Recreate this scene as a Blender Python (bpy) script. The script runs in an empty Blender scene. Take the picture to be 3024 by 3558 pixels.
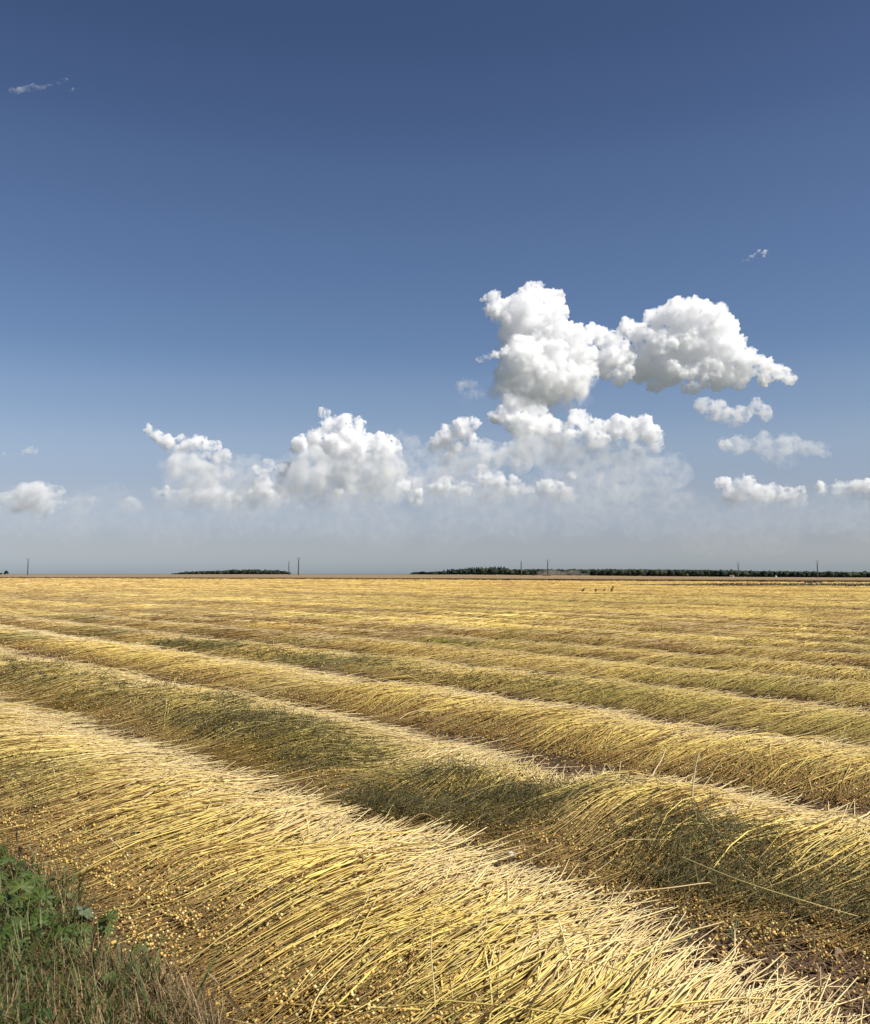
import bpy, math, random
import numpy as np
from mathutils import Vector

# ------------------------------------------------------------------ camera, sky, sun, exposure
scene = bpy.context.scene
COL = scene.collection
F = 3300.0                       # focal length in photograph pixels (3024 x 3558)
EYE = 1.1
PITCH = math.atan((1994 - 1779) / F)
cam_data = bpy.data.cameras.new('camera')
cam_data.sensor_fit = 'HORIZONTAL'
cam_data.sensor_width = 36.0
cam_data.lens = 36.0 * F / 3024.0
cam_data.clip_start = 0.05
cam_data.clip_end = 60000.0
camera = bpy.data.objects.new('camera', cam_data)
COL.objects.link(camera)
camera.location = (0, 0, EYE)
camera.rotation_euler = (math.pi / 2 + PITCH, 0, 0)
scene.camera = camera

SUN_EL = math.radians(49)
SUN_AZ = math.radians(116)        # clockwise from +Y (straight ahead) towards +X
world = bpy.data.worlds.new('World')
scene.world = world
world.use_nodes = True
wn, wl = world.node_tree.nodes, world.node_tree.links
wn.clear()
sky = wn.new('ShaderNodeTexSky')
sky.sky_type = 'NISHITA'
sky.sun_disc = False
sky.sun_elevation = SUN_EL
sky.sun_rotation = SUN_AZ
sky.altitude = 100
sky.air_density = 1.0
sky.dust_density = 1.0
sky.ozone_density = 1.0
bg = wn.new('ShaderNodeBackground')
bg.inputs["Strength"].default_value = 0.065
wo = wn.new('ShaderNodeOutputWorld')
# grading of the clear sky by height above the horizon, the same all the way round
wtc = wn.new('ShaderNodeTexCoord')
wsep = wn.new('ShaderNodeSeparateXYZ')
wmap = wn.new('ShaderNodeMapRange')
wmap.inputs['From Min'].default_value = 0.0
wmap.inputs['From Max'].default_value = 0.56
wramp = wn.new('ShaderNodeValToRGB')
wramp.color_ramp.interpolation = 'EASE'
GRADE = [(0.0, 1.20, 1.38, 1.90), (0.0406, 1.02, 1.04, 1.38), (0.0887, 1.12, 1.05, 1.22), (0.1333, 1.20, 1.14, 1.25), (0.1772, 1.08, 1.09, 1.22),
         (0.2423, 0.86, 0.95, 1.13), (0.3224, 0.80, 0.89, 1.08), (0.3844, 0.75, 0.84, 1.03), (0.4567, 0.64, 0.71, 0.91), (0.5095, 0.585, 0.65, 0.83)]
els = wramp.color_ramp.elements
while len(els) < len(GRADE):
    els.new(0.5)
for e, (z, r, g_, b) in zip(els, GRADE):
    e.position = z / 0.56
    e.color = (r / 2, g_ / 2, b / 2, 1)
wmul = wn.new('ShaderNodeVectorMath')
wmul.operation = 'MULTIPLY'
wsc = wn.new('ShaderNodeVectorMath')
wsc.operation = 'SCALE'
wsc.inputs['Scale'].default_value = 2.0
wl.new(wtc.outputs['Generated'], wsep.inputs[0])
wl.new(wsep.outputs['Z'], wmap.inputs['Value'])
wl.new(wmap.outputs[0], wramp.inputs[0])
wl.new(sky.outputs[0], wmul.inputs[0])
wl.new(wramp.outputs[0], wmul.inputs[1])
wl.new(wmul.outputs[0], wsc.inputs[0])
wl.new(wsc.outputs[0], bg.inputs[0])
wl.new(bg.outputs[0], wo.inputs[0])

sun_data = bpy.data.lights.new('sun', 'SUN')
sun_data.energy = 5.0
sun_data.angle = math.radians(0.5)
sun_data.color = (1.0, 0.95, 0.86)
sun = bpy.data.objects.new('sun', sun_data)
COL.objects.link(sun)
to_sun = Vector((math.sin(SUN_AZ) * math.cos(SUN_EL), math.cos(SUN_AZ) * math.cos(SUN_EL), math.sin(SUN_EL)))
sun.rotation_euler = to_sun.to_track_quat('Z', 'Y').to_euler()
sun.location = (0, 0, 50)

vs = scene.view_settings
vs.view_transform = 'Standard'
vs.look = 'None'
vs.exposure = 0.3
vs.gamma = 1.0
vs.use_curve_mapping = False
cy = scene.cycles
cy.max_bounces = 30
cy.diffuse_bounces = 2
cy.glossy_bounces = 2
cy.transmission_bounces = 3
cy.volume_bounces = 30
cy.transparent_max_bounces = 8
cy.caustics_reflective = False
cy.caustics_refractive = False
cy.use_denoising = True
cy.use_adaptive_sampling = True
cy.adaptive_threshold = 0.015

# ------------------------------------------------------------------ small helpers
rng = np.random.default_rng(7)
random.seed(7)
f32 = np.float32


def hash01(*ks):
    """repeatable random numbers in [0,1) from integer arrays"""
    h = np.zeros(np.broadcast(*ks).shape if len(ks) > 1 else np.shape(ks[0]), dtype=np.uint64)
    for i, k in enumerate(ks):
        h = h ^ ((np.asarray(k).astype(np.int64).astype(np.uint64) + np.uint64(0x9E3779B97F4A7C15 * (i + 1) & 0xFFFFFFFFFFFFFFFF)) * np.uint64(0xBF58476D1CE4E5B9))
        h = (h ^ (h >> np.uint64(30))) * np.uint64(0x94D049BB133111EB)
        h = h ^ (h >> np.uint64(31))
    return (h >> np.uint64(11)).astype(np.float64) / float(1 << 53)


def _s(t):
    return t * t * t * (t * (6 * t - 15) + 10)


def vnoise(*cs, seed=0):
    """value noise in -1..1 in one to three dimensions"""
    cs = [np.asarray(c, dtype=np.float64) for c in cs]
    fl = [np.floor(c) for c in cs]
    fr = [_s(c - f) for c, f in zip(cs, fl)]
    ii = [f.astype(np.int64) for f in fl]
    out = 0
    n = len(cs)
    for m in range(1 << n):
        w = 1.0
        idx = []
        for d in range(n):
            b = (m >> d) & 1
            w = w * (fr[d] if b else 1 - fr[d])
            idx.append(ii[d] + b)
        out = out + w * hash01(*idx, np.full_like(idx[0], seed))
    return out * 2 - 1


def fbm(*cs, seed=0, octaves=4, gain=0.5, lac=2.03):
    a, t, s = 1.0, 0.0, 0.0
    cs = [np.asarray(c, dtype=np.float64) for c in cs]
    for o in range(octaves):
        s = s + a * vnoise(*[c * lac ** o + 17.3 * o for c in cs], seed=seed + o)
        t += a
        a *= gain
    return s / t


def sstep(a, b, x):
    t = np.clip((x - a) / (b - a), 0, 1)
    return t * t * (3 - 2 * t)


def tag(o, label=None, cat=None, group=None, kind=None):
    if label:
        o['label'] = label
    if cat:
        o['category'] = cat
    if group:
        o['group'] = group
    if kind:
        o['kind'] = kind
    return o


def link(name, data, parent=None):
    o = bpy.data.objects.new(name, data)
    COL.objects.link(o)
    if parent is not None:
        o.parent = parent
    return o


def empty(name, loc=(0, 0, 0)):
    o = bpy.data.objects.new(name, None)
    COL.objects.link(o)
    o.location = loc
    o.empty_display_size = 0.1
    return o


def mesh_np(name, verts, faces, col=None, mat=None, smooth=True):
    """mesh from arrays; faces (n,3) or (n,4) or a list of such arrays"""
    if not isinstance(faces, (list, tuple)):
        faces = [faces]
    faces = [np.asarray(f) for f in faces if len(f)]
    me = bpy.data.meshes.new(name)
    verts = np.asarray(verts, dtype=f32).reshape(-1, 3)
    me.vertices.add(len(verts))
    me.vertices.foreach_set('co', verts.ravel())
    nl = sum(f.size for f in faces)
    nf = sum(len(f) for f in faces)
    me.loops.add(nl)
    me.polygons.add(nf)
    me.loops.foreach_set('vertex_index', np.concatenate([f.ravel() for f in faces]).astype(np.int32))
    sizes = np.concatenate([np.full(len(f), f.shape[1]) for f in faces])
    starts = np.concatenate([[0], np.cumsum(sizes)[:-1]]).astype(np.int32)
    me.polygons.foreach_set('loop_start', starts)
    if col is not None:
        a = me.color_attributes.new('Col', 'FLOAT_COLOR', 'POINT')
        c4 = np.ones((len(verts), 4), dtype=f32)
        c4[:, :3] = np.clip(col, 0.0, 1.0)
        a.data.foreach_set('color', c4.ravel())
    me.update(calc_edges=True)
    if smooth:
        me.polygons.foreach_set('use_smooth', np.ones(nf, dtype=bool))
    if mat is not None:
        me.materials.append(mat)
    return me


def tubes(P, R, C, sides=3):
    """P (n,j,3) centre lines, R (n,j) radii, C (n,j,3) colours -> verts, quads, colours"""
    n, j, _ = P.shape
    T = np.empty_like(P)
    T[:, 1:-1] = P[:, 2:] - P[:, :-2]
    T[:, 0] = P[:, 1] - P[:, 0]
    T[:, -1] = P[:, -1] - P[:, -2]
    T /= np.linalg.norm(T, axis=2, keepdims=True) + 1e-9
    up = np.zeros_like(T)
    up[..., 2] = 1.0
    steep = np.abs(T[..., 2]) > 0.92
    up[steep] = (0, 1, 0)
    A = np.cross(T, up)
    A /= np.linalg.norm(A, axis=2, keepdims=True) + 1e-9
    B = np.cross(A, T)
    V = np.empty((n, j, sides, 3))
    for k in range(sides):
        a = 2 * math.pi * (k + 0.25) / sides
        V[:, :, k] = P + (math.cos(a) * A + math.sin(a) * B) * R[..., None]
    base = (np.arange(n) * j * sides)[:, None, None] + (np.arange(j - 1) * sides)[None, :, None]
    k0 = np.arange(sides)[None, None, :]
    k1 = (k0 + 1) % sides
    q = np.stack([base + k0, base + k1, base + sides + k1, base + sides + k0], axis=-1).reshape(-1, 4)
    Cc = np.repeat(C[:, :, None, :], sides, axis=2).reshape(-1, 3)
    return V.reshape(-1, 3), q, Cc


def ray(px, py):
    """unit-depth direction (per metre of Y) of a photograph pixel"""
    x = (px - 1512) / F
    z = -(py - 1779) / F
    c, s = math.cos(PITCH), math.sin(PITCH)
    dy, dz = c - z * s, s + z * c
    return x / dy, dz / dy


def on_plane(px, py, z=0.0):
    x, dz = ray(px, py)
    d = (z - EYE) / dz
    return Vector((x * d, d, z))


def at_depth(px, py, d):
    x, dz = ray(px, py)
    return Vector((x * d, d, EYE + dz * d))


# ------------------------------------------------------------------ materials
def new_mat(name):
    m = bpy.data.materials.new(name)
    m.use_nodes = True
    nt = m.node_tree
    nt.nodes.clear()
    out = nt.nodes.new('ShaderNodeOutputMaterial')
    return m, nt.nodes, nt.links, out


def mat_attr(name, rough=0.6, spec=0.4, noise_scale=None, noise_amt=0.3, bump=0.0, bump_scale=60, transl=0.0):
    m, n, l, out = new_mat(name)
    p = n.new('ShaderNodeBsdfPrincipled')
    p.inputs['Roughness'].default_value = rough
    p.inputs['Specular IOR Level'].default_value = spec
    a = n.new('ShaderNodeVertexColor')
    a.layer_name = 'Col'
    src = a.outputs['Color']
    if noise_scale:
        g = n.new('ShaderNodeNewGeometry')
        t = n.new('ShaderNodeTexNoise')
        t.inputs['Scale'].default_value = noise_scale
        t.inputs['Detail'].default_value = 6
        l.new(g.outputs['Position'], t.inputs['Vector'])
        r = n.new('ShaderNodeMapRange')
        r.inputs['From Min'].default_value = 0.25
        r.inputs['From Max'].default_value = 0.75
        r.inputs['To Min'].default_value = 1 - noise_amt
        r.inputs['To Max'].default_value = 1 + noise_amt
        l.new(t.outputs['Fac'], r.inputs['Value'])
        mx = n.new('ShaderNodeVectorMath')
        mx.operation = 'SCALE'
        l.new(src, mx.inputs[0])
        l.new(r.outputs['Result'], mx.inputs['Scale'])
        src = mx.outputs['Vector']
        if bump:
            t2 = n.new('ShaderNodeTexNoise')
            t2.inputs['Scale'].default_value = bump_scale
            t2.inputs['Detail'].default_value = 5
            l.new(g.outputs['Position'], t2.inputs['Vector'])
            b = n.new('ShaderNodeBump')
            b.inputs['Strength'].default_value = bump
            b.inputs['Distance'].default_value = 0.02
            l.new(t2.outputs['Fac'], b.inputs['Height'])
            l.new(b.outputs['Normal'], p.inputs['Normal'])
    l.new(src, p.inputs['Base Color'])
    if transl:
        tr = n.new('ShaderNodeBsdfTranslucent')
        l.new(src, tr.inputs['Color'])
        mix = n.new('ShaderNodeMixShader')
        mix.inputs[0].default_value = transl
        l.new(p.outputs[0], mix.inputs[1])
        l.new(tr.outputs[0], mix.inputs[2])
        l.new(mix.outputs[0], out.inputs['Surface'])
    else:
        l.new(p.outputs[0], out.inputs['Surface'])
    return m


def mat_plain(name, col, rough=0.7, spec=0.3, noise_scale=8.0, amt=0.25):
    m, n, l, out = new_mat(name)
    p = n.new('ShaderNodeBsdfPrincipled')
    p.inputs['Roughness'].default_value = rough
    p.inputs['Specular IOR Level'].default_value = spec
    tc = n.new('ShaderNodeTexCoord')
    t = n.new('ShaderNodeTexNoise')
    t.inputs['Scale'].default_value = noise_scale
    t.inputs['Detail'].default_value = 5
    l.new(tc.outputs['Object'], t.inputs['Vector'])
    cr = n.new('ShaderNodeValToRGB')
    cr.color_ramp.elements[0].position = 0.3
    cr.color_ramp.elements[1].position = 0.7
    cr.color_ramp.elements[0].color = tuple(c * (1 - amt) for c in col) + (1,)
    cr.color_ramp.elements[1].color = tuple(min(1, c * (1 + amt)) for c in col) + (1,)
    l.new(t.outputs['Fac'], cr.inputs[0])
    l.new(cr.outputs[0], p.inputs['Base Color'])
    l.new(p.outputs[0], out.inputs['Surface'])
    return m


def mat_volume(name, density, col=(1, 1, 1), g=0.2):
    m, n, l, out = new_mat(name)
    v = n.new('ShaderNodeVolumePrincipled')
    v.inputs['Color'].default_value = (*col, 1)
    v.inputs['Density'].default_value = density
    v.inputs['Anisotropy'].default_value = g
    l.new(v.outputs[0], out.inputs['Volume'])
    return m


def mat_cloud(name, density, height, cell, fade):
    """cloud stuff: patchy density inside the billows, thinning towards the base"""
    m, n, l, out = new_mat(name)
    v = n.new('ShaderNodeVolumePrincipled')
    v.inputs['Color'].default_value = (1, 1, 1, 1)
    v.inputs['Anisotropy'].default_value = 0.0
    tc = n.new('ShaderNodeTexCoord')
    no = n.new('ShaderNodeTexNoise')
    no.inputs['Scale'].default_value = 1.0 / cell
    no.inputs['Detail'].default_value = 3
    no.inputs['Roughness'].default_value = 0.65
    mr = n.new('ShaderNodeMapRange')
    mr.inputs['From Min'].default_value = 0.42
    mr.inputs['From Max'].default_value = 0.62
    mr.inputs['To Min'].default_value = 0.0
    mr.inputs['To Max'].default_value = density * 1.8
    l.new(tc.outputs['Object'], no.inputs['Vector'])
    l.new(no.outputs['Fac'], mr.inputs['Value'])
    sep = n.new('ShaderNodeSeparateXYZ')
    l.new(tc.outputs['Object'], sep.inputs[0])
    mz = n.new('ShaderNodeMapRange')
    mz.interpolation_type = 'SMOOTHSTEP'
    mz.inputs['From Min'].default_value = 0.0
    mz.inputs['From Max'].default_value = height * fade[0]
    mz.inputs['To Min'].default_value = fade[1]
    mz.inputs['To Max'].default_value = 1.0
    l.new(sep.outputs['Z'], mz.inputs['Value'])
    mul = n.new('ShaderNodeMath')
    mul.operation = 'MULTIPLY'
    l.new(mr.outputs[0], mul.inputs[0])
    l.new(mz.outputs[0], mul.inputs[1])
    l.new(mul.outputs[0], v.inputs['Density'])
    l.new(v.outputs[0], out.inputs['Volume'])
    return m


M_STRAW = mat_attr('straw', rough=0.5, spec=0.45)
M_BOLL = mat_attr('seed_boll', rough=0.5, spec=0.5)
M_SOIL = mat_attr('soil', rough=0.95, spec=0.1, noise_scale=30, noise_amt=0.45, bump=0.6, bump_scale=90)
M_BED = mat_attr('shaded_straw_bed', rough=0.9, spec=0.1, noise_scale=70, noise_amt=0.5)
M_LEAF = mat_attr('leaf', rough=0.55, spec=0.35, noise_scale=60, noise_amt=0.25, transl=0.25)
M_TREE = mat_attr('foliage', rough=0.9, spec=0.1)

# ------------------------------------------------------------------ terrain
FIELD_EDGE = [(-400, 445), (-115, 250), (0, 183), (60, 131), (160, 60)]   # where the flax ends and the standing wheat begins


def edge_y(x):
    return np.interp(x, [p[0] for p in FIELD_EDGE], [p[1] for p in FIELD_EDGE])


def terrain(x, y):
    far = np.clip((y - 110) / 950.0, 0, 2.2)
    side = sstep(-0.08, 0.50, x / np.maximum(y, 20.0))
    return -3.5 * far * side


ang_f = np.radians(np.linspace(-36, 36, 280))
ang = np.concatenate([np.radians(np.linspace(-180, -40, 22)), ang_f, np.radians(np.linspace(40, 180, 22))])
rad = [0.25, 0.6, 1.0, 1.4, 1.7]
while rad[-1] < 12:
    rad.append(rad[-1] * 1.012)
while rad[-1] < 30000:
    rad.append(rad[-1] * 1.05)
rad = np.array(rad)
A_, R_ = np.meshgrid(ang, rad, indexing='ij')
gx, gy = np.sin(A_) * R_, np.cos(A_) * R_
gz = terrain(gx, gy)
relief = np.clip(1.4 - R_ / 40, 0, 1)
gz = gz + relief * (0.018 * fbm(gx * 3, gy * 3, seed=3, octaves=3) + 0.016 * fbm(gx * 14, gy * 14, seed=9, octaves=3))
gz = gz + np.where(R_ > 1400, -(R_ - 1400) * 0.0001, 0)
nu, nv = A_.shape
i0 = (np.arange(nu - 1)[:, None] * nv + np.arange(nv - 1)[None, :]).ravel()
gq = np.stack([i0, i0 + 1, i0 + nv + 1, i0 + nv], axis=-1)
dist_edge = edge_y(gx) - gy
soil = np.array([0.125, 0.078, 0.047])
straw_far = np.array([0.50, 0.34, 0.115])
stub = np.array([0.34, 0.235, 0.125])
nn = fbm(gx * 1.7, gy * 1.7, seed=21, octaves=4)
gc = soil[None, None] * (1 + 0.35 * nn[..., None])
w_far = sstep(25, 70, R_)[..., None]
gc = gc * (1 - w_far) + straw_far * w_far
w_st = (dist_edge < 0)[..., None]
gc = np.where(w_st, stub, gc)
w_l = sstep(1300, 2200, R_)[..., None]
gc = gc * (1 - w_l) + np.array([0.10, 0.11, 0.085]) * w_l
ground = link('ground', mesh_np('ground', np.stack([gx, gy, gz], -1), gq, gc.reshape(-1, 3), M_SOIL))
tag(ground, 'brown crumbly soil of the field between the swaths', kind='structure')

# ------------------------------------------------------------------ flax swaths
ROW_D = np.array([-0.65, 0.76])          # along the rows, towards the far left
ROW_N = np.array([0.76, 0.65])           # across the rows, from seed heads to root ends
NROW = 170
C_HEAD = np.array([1.28, 2.74, 4.46, 6.15] + [7.8 + 1.64 * i for i in range(NROW - 4)])
C_HEAD[5:] += 0.32 * (hash01(np.arange(5, NROW), np.full(NROW - 5, 3)) - 0.5)
WID = np.array([1.1, 1.22, 1.26, 1.2] + [1.25] * (NROW - 4))
HGT = np.array([0.052, 0.10, 0.052, 0.045] + [0.032] * 6 + [0.02] * (NROW - 10))
GREEN = np.array([0.22, 0.66, 0.16, 0.36, 0.2, 0.2, 0.1] + [0.03] * (NROW - 7))
BROWN = np.array([1.0, 0.9, 1.0, 0.5, 0.42, 0.42, 0.45] + [0.6] * (NROW - 7))
BROWN[8:14] = 1.1


def meander(k, u):
    right = (1 - sstep(1.2, 3.4, u)) * np.where(k == 1, 0.12, np.where(k == 2, 0.08, 0.0))
    return right + 0.10 * vnoise(u * 0.35, k * 7.7 + 0.5, seed=31) + 0.09 * vnoise(u * 1.1, k * 3.3 + 0.5, seed=32) + 0.03 * vnoise(u * 3.1, k * 3.3 + 0.5, seed=33)


def swath_z(k, u, s):
    """height of the straw surface over the soil; s metres from the head edge"""
    w = WID[k]
    x = s / w
    prof = sstep(-0.08, 0.34, x) * (1 - 0.8 * sstep(0.66, 1.12, x))
    h = HGT[k] * (0.78 + 0.55 * vnoise(u * 0.8, k * 5.1 + 0.5, seed=41) + 0.42 * vnoise(u * 2.1, k * 5.1 + 0.5, x * 1.5, seed=42))
    z = 0.025 + np.maximum(h, 0.04) * prof
    z = z + (0.5 * HGT[k] + 0.008) * prof * vnoise(u * 3.2 + s * 1.5, s * 1.8, k * 9.0 + 0.5, seed=43)
    z = z + 0.011 * vnoise(u * 9 + s * 3, s * 3.0, k * 9.0 + 0.5, seed=44)
    return np.maximum(z, 0.008)


def to_world(k, u, s):
    c = C_HEAD[k] + meander(k, u) + s
    x = c * ROW_N[0] + u * ROW_D[0]
    y = c * ROW_N[1] + u * ROW_D[1]
    return x, y


def row_angle(k, u):
    """how far the stems lean out of the across-row direction (towards far = positive)"""
    a = 0.34 * vnoise(u * 0.45, k * 4.7 + 0.5, seed=51) + 0.24 * vnoise(u * 1.5, k * 4.7 + 0.5, seed=52)
    near = np.where(k == 0, 0.42 - 0.085 * (u - 0.4), 0.0)
    near = np.where(k == 1, 0.10 + 0.26 * np.sin(u * 2.1 + 0.6), near)
    near = np.where(k == 2, 0.05, near)
    scale = np.where(k == 0, 0.35, np.where(k == 1, 0.8, 1.0))
    return np.clip(near, -0.45, 0.6) + a * scale


PAL = {
    'straw': np.array([0.74, 0.56, 0.14]),
    'pale': np.array([0.84, 0.66, 0.29]),
    'root': np.array([0.82, 0.65, 0.34]),
    'green': np.array([0.27, 0.255, 0.04]),
    'olive': np.array([0.105, 0.10, 0.026]),
    'brown': np.array([0.20, 0.108, 0.024]),
}


def make_stems(k, u, seg, rmul=1.0, top=None, length=None, seed=0):
    """k, u arrays -> P (n,j,3), R (n,j), C (n,j,3)"""
    n = len(u)
    g = np.random.default_rng(1000 + seed)
    j = seg + 1
    t = np.linspace(0, 1, j)[None, :]                       # 0 = seed head, 1 = root
    clump = np.floor(u / 0.09 + 0.6 * g.standard_normal(n)).astype(np.int64)
    c1, c2, c3, c4 = (hash01(clump, k, np.full(n, q)) for q in (1, 2, 3, 4))
    L = (WID[k] * 0.86) * (1 + 0.09 * g.standard_normal(n)) if length is None else length
    Dn = np.hypot(C_HEAD[k] * ROW_N[0] + u * ROW_D[0], C_HEAD[k] * ROW_N[1] + u * ROW_D[1])
    calm = 1 - 0.7 * sstep(12, 30, Dn)
    th0 = row_angle(k, u) * calm + calm * 0.27 * (c1 - 0.5) + calm * 0.075 * g.standard_normal(n)
    wild = g.random(n) < 0.11 * calm
    th0 = th0 + wild * 0.5 * g.standard_normal(n)
    kap = 0.5 * vnoise(u * 1.3, k * 2.7 + 0.5, seed=61) + 0.5 * (c4 - 0.5) + 0.22 * g.standard_normal(n)
    kap = kap * np.where(k == 1, 1.7, 1.0) * calm
    th = th0[:, None] + kap[:, None] * (t - 0.5)
    kink = (g.random(n) < 0.16 * calm) * 0.45 * g.standard_normal(n)
    th = th + kink[:, None] * (t > (0.2 + 0.6 * g.random(n))[:, None])
    ds = (L / seg)[:, None]
    us = np.cumsum(np.concatenate([np.zeros((n, 1)), np.sin(th[:, :-1]) * ds], 1), 1)
    ss = np.cumsum(np.concatenate([np.zeros((n, 1)), np.cos(th[:, :-1]) * ds], 1), 1)
    s0 = 0.06 + 0.24 * (c2 - 0.5) + 0.12 * g.standard_normal(n)
    U = u[:, None] + us - us[:, [j // 2]] * (1.0 if j > 2 else 0.5)
    S = s0[:, None] + ss
    K = np.repeat(k[:, None], j, 1)
    Z = swath_z(K, U, S)
    lay = g.random(n) ** 0.6 if top is None else top
    lay = 0.40 + 0.68 * lay
    Z = Z * lay[:, None] + 0.012 * c3[:, None] + 0.006
    # root ends lifting and hooking, heads drooping
    lift = (g.random(n) < 0.25) * np.abs(g.standard_normal(n)) * 0.028
    Z = Z + lift[:, None] * sstep(0.7, 1.0, t) ** 1.5
    hook = (g.random(n) < 0.35) * 0.045 * g.standard_normal(n)
    U = U + hook[:, None] * sstep(0.8, 1.0, t)
    arch = calm * np.where(g.random(n) < 0.12, np.abs(g.standard_normal(n)) * 0.035, 0)
    Z = Z + arch[:, None] * np.sin(math.pi * t)
    X, Y = to_world(K, U, S)
    Z = Z + terrain(X, Y)
    P = np.stack([X, Y, Z], -1)
    D = np.maximum(np.hypot(X[:, 0], Y[:, 0]), 2)[:, None]
    r = np.maximum(0.0023 * (1 + 0.22 * g.standard_normal(n))[:, None], 0.00032 * D) * rmul
    R = r * (0.45 + 0.55 * sstep(0.0, 0.5, t)) * (1 - 0.35 * sstep(0.93, 1.0, t))
    # colours
    if seg == 1:
        t = np.array([[0.2, 0.72]])
    gr = GREEN[k] - 0.1 + 0.85 * vnoise(u * 0.55, k * 6.1 + 0.5, seed=71) + 0.35 * vnoise(u * 2.3, k * 6.1 + 0.5, seed=72)
    gr = np.clip(gr, 0, 1) * np.where(g.random(n) < 0.8, 1, 0.2) * np.where(D[:, 0] > 18, 0.55, 1.0)
    q = g.random(n)
    straw = PAL['straw'][None] * (0.97 + calm * (0.55 * g.random(n) - 0.27))[:, None]
    straw = straw * (1 - 0.30 * q[:, None]) + PAL['pale'][None] * 0.30 * q[:, None]
    br = (g.random(n) < 0.20 * calm)[:, None]
    straw = np.where(br, PAL['brown'] * (0.9 + 0.9 * g.random(n))[:, None], straw)
    streak = sstep(-0.02, 0.5, vnoise(u * 0.07, k * 7.13 + 0.5, seed=73) + 0.35 * vnoise(u * 0.6, k * 7.13 + 0.5, seed=74) + np.where((k >= 8) & (k <= 13) & (u < 26), 0.35, 0.0)) * sstep(9, 18, D[:, 0]) * np.where(g.random(n) < 0.75, 1.0, 0.2)
    straw = straw * (1 - 0.78 * streak[:, None]) + 0.78 * streak[:, None] * np.array([0.27, 0.145, 0.04])[None]
    pw = sstep(7, 14, D[:, 0]) * (0.6 * vnoise(X[:, 0] * 0.16, Y[:, 0] * 0.42, seed=76) + 0.4 * vnoise(X[:, 0] * 0.5, Y[:, 0] * 1.1, seed=77))
    straw = straw * (1 + 0.38 * pw)[:, None]
    straw = straw * (1 - 0.3 * np.clip(-pw, 0, 1))[:, None] ** np.array([0.6, 1.0, 1.3])[None]
    green = PAL['green'] * (0.7 + 0.6 * g.random(n))[:, None]
    green = np.where((c3 < 0.4)[:, None], PAL['olive'] * (0.8 + 0.6 * g.random(n))[:, None], green)
    wg = (gr[:, None] * (1 - 0.85 * sstep(0.45, 0.85, t)))[..., None]
    C = straw[:, None] * (1 - wg) + green[:, None] * wg
    wr = (np.where(k > 2, 0.6, 0.9)[:, None] * sstep(0.55, 0.98, t))[..., None]
    C = C * (1 - wr) + (PAL['root'][None, None] * (0.8 + 0.35 * g.random(n))[:, None, None]) * wr
    hd = np.where(k == 2, 0.46, np.where(k == 1, 0.5, 0.38)) + 0.14 * vnoise(u * 1.4, k * 2.9 + 0.5, seed=75) + 0.06 * g.standard_normal(n)
    hd = np.where(k > 4, hd + 0.14, hd)
    bw = np.where(k > 4, 0.15 + 0.95 * sstep(-0.35, 0.35, vnoise(u * 0.16, k * 8.3 + 0.5, seed=78) + 0.4 * vnoise(u * 0.9, k * 8.3 + 0.5, seed=79)), BROWN[k])  # far rows: browner seed heads, the colour also standing in for gap shadows
    wb = (bw[:, None] * 0.95 * (1 - sstep(0.04, 1.0, t / np.maximum(hd, 0.1)[:, None])))[..., None]
    C = C * (1 - np.clip(wb, 0, 1)) + (PAL['brown'][None] * (0.7 + 0.9 * g.random(n))[:, None])[:, None] * np.clip(wb, 0, 1)
    return P, R, C


def u_range(c):
    lo = (0.42 * c - 1.0) / 1.03
    hi = 4.0 * c + 3.0
    return lo, hi


def sample_u(k, rho0, y0, p, ymax, gen, ymin=1.6):
    c = C_HEAD[k] + 0.6
    lo, hi = u_range(c)
    uu = np.linspace(lo, hi, 600)
    Y = np.maximum(ROW_N[1] * c + ROW_D[1] * uu, 0.5)
    X = ROW_N[0] * c + ROW_D[0] * uu
    dens = rho0 * np.minimum(1, (y0 / np.hypot(X, Y)) ** p)
    dens[(Y > ymax) | (Y < ymin)] = 0
    cdf = np.concatenate([[0], np.cumsum(0.5 * (dens[1:] + dens[:-1]) * np.diff(uu))])
    n = int(cdf[-1])
    if n < 1:
        return np.zeros(0)
    return np.interp(gen.random(n) * cdf[-1], cdf, uu)


# one seed boll (a slightly pointed capsule)
def boll_arrays():
    ph = (1 + 5 ** 0.5) / 2
    v = np.array([(-1, ph, 0), (1, ph, 0), (-1, -ph, 0), (1, -ph, 0), (0, -1, ph), (0, 1, ph), (0, -1, -ph), (0, 1, -ph),
                  (ph, 0, -1), (ph, 0, 1), (-ph, 0, -1), (-ph, 0, 1)], float)
    v /= np.linalg.norm(v[0])
    f = np.array([(0, 11, 5), (0, 5, 1), (0, 1, 7), (0, 7, 10), (0, 10, 11), (1, 5, 9), (5, 11, 4), (11, 10, 2), (10, 7, 6), (7, 1, 8),
                  (3, 9, 4), (3, 4, 2), (3, 2, 6), (3, 6, 8), (3, 8, 9), (4, 9, 5), (2, 4, 11), (6, 2, 10), (8, 6, 7), (9, 8, 1)])
    return v, f


BV, BF = boll_arrays()


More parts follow.
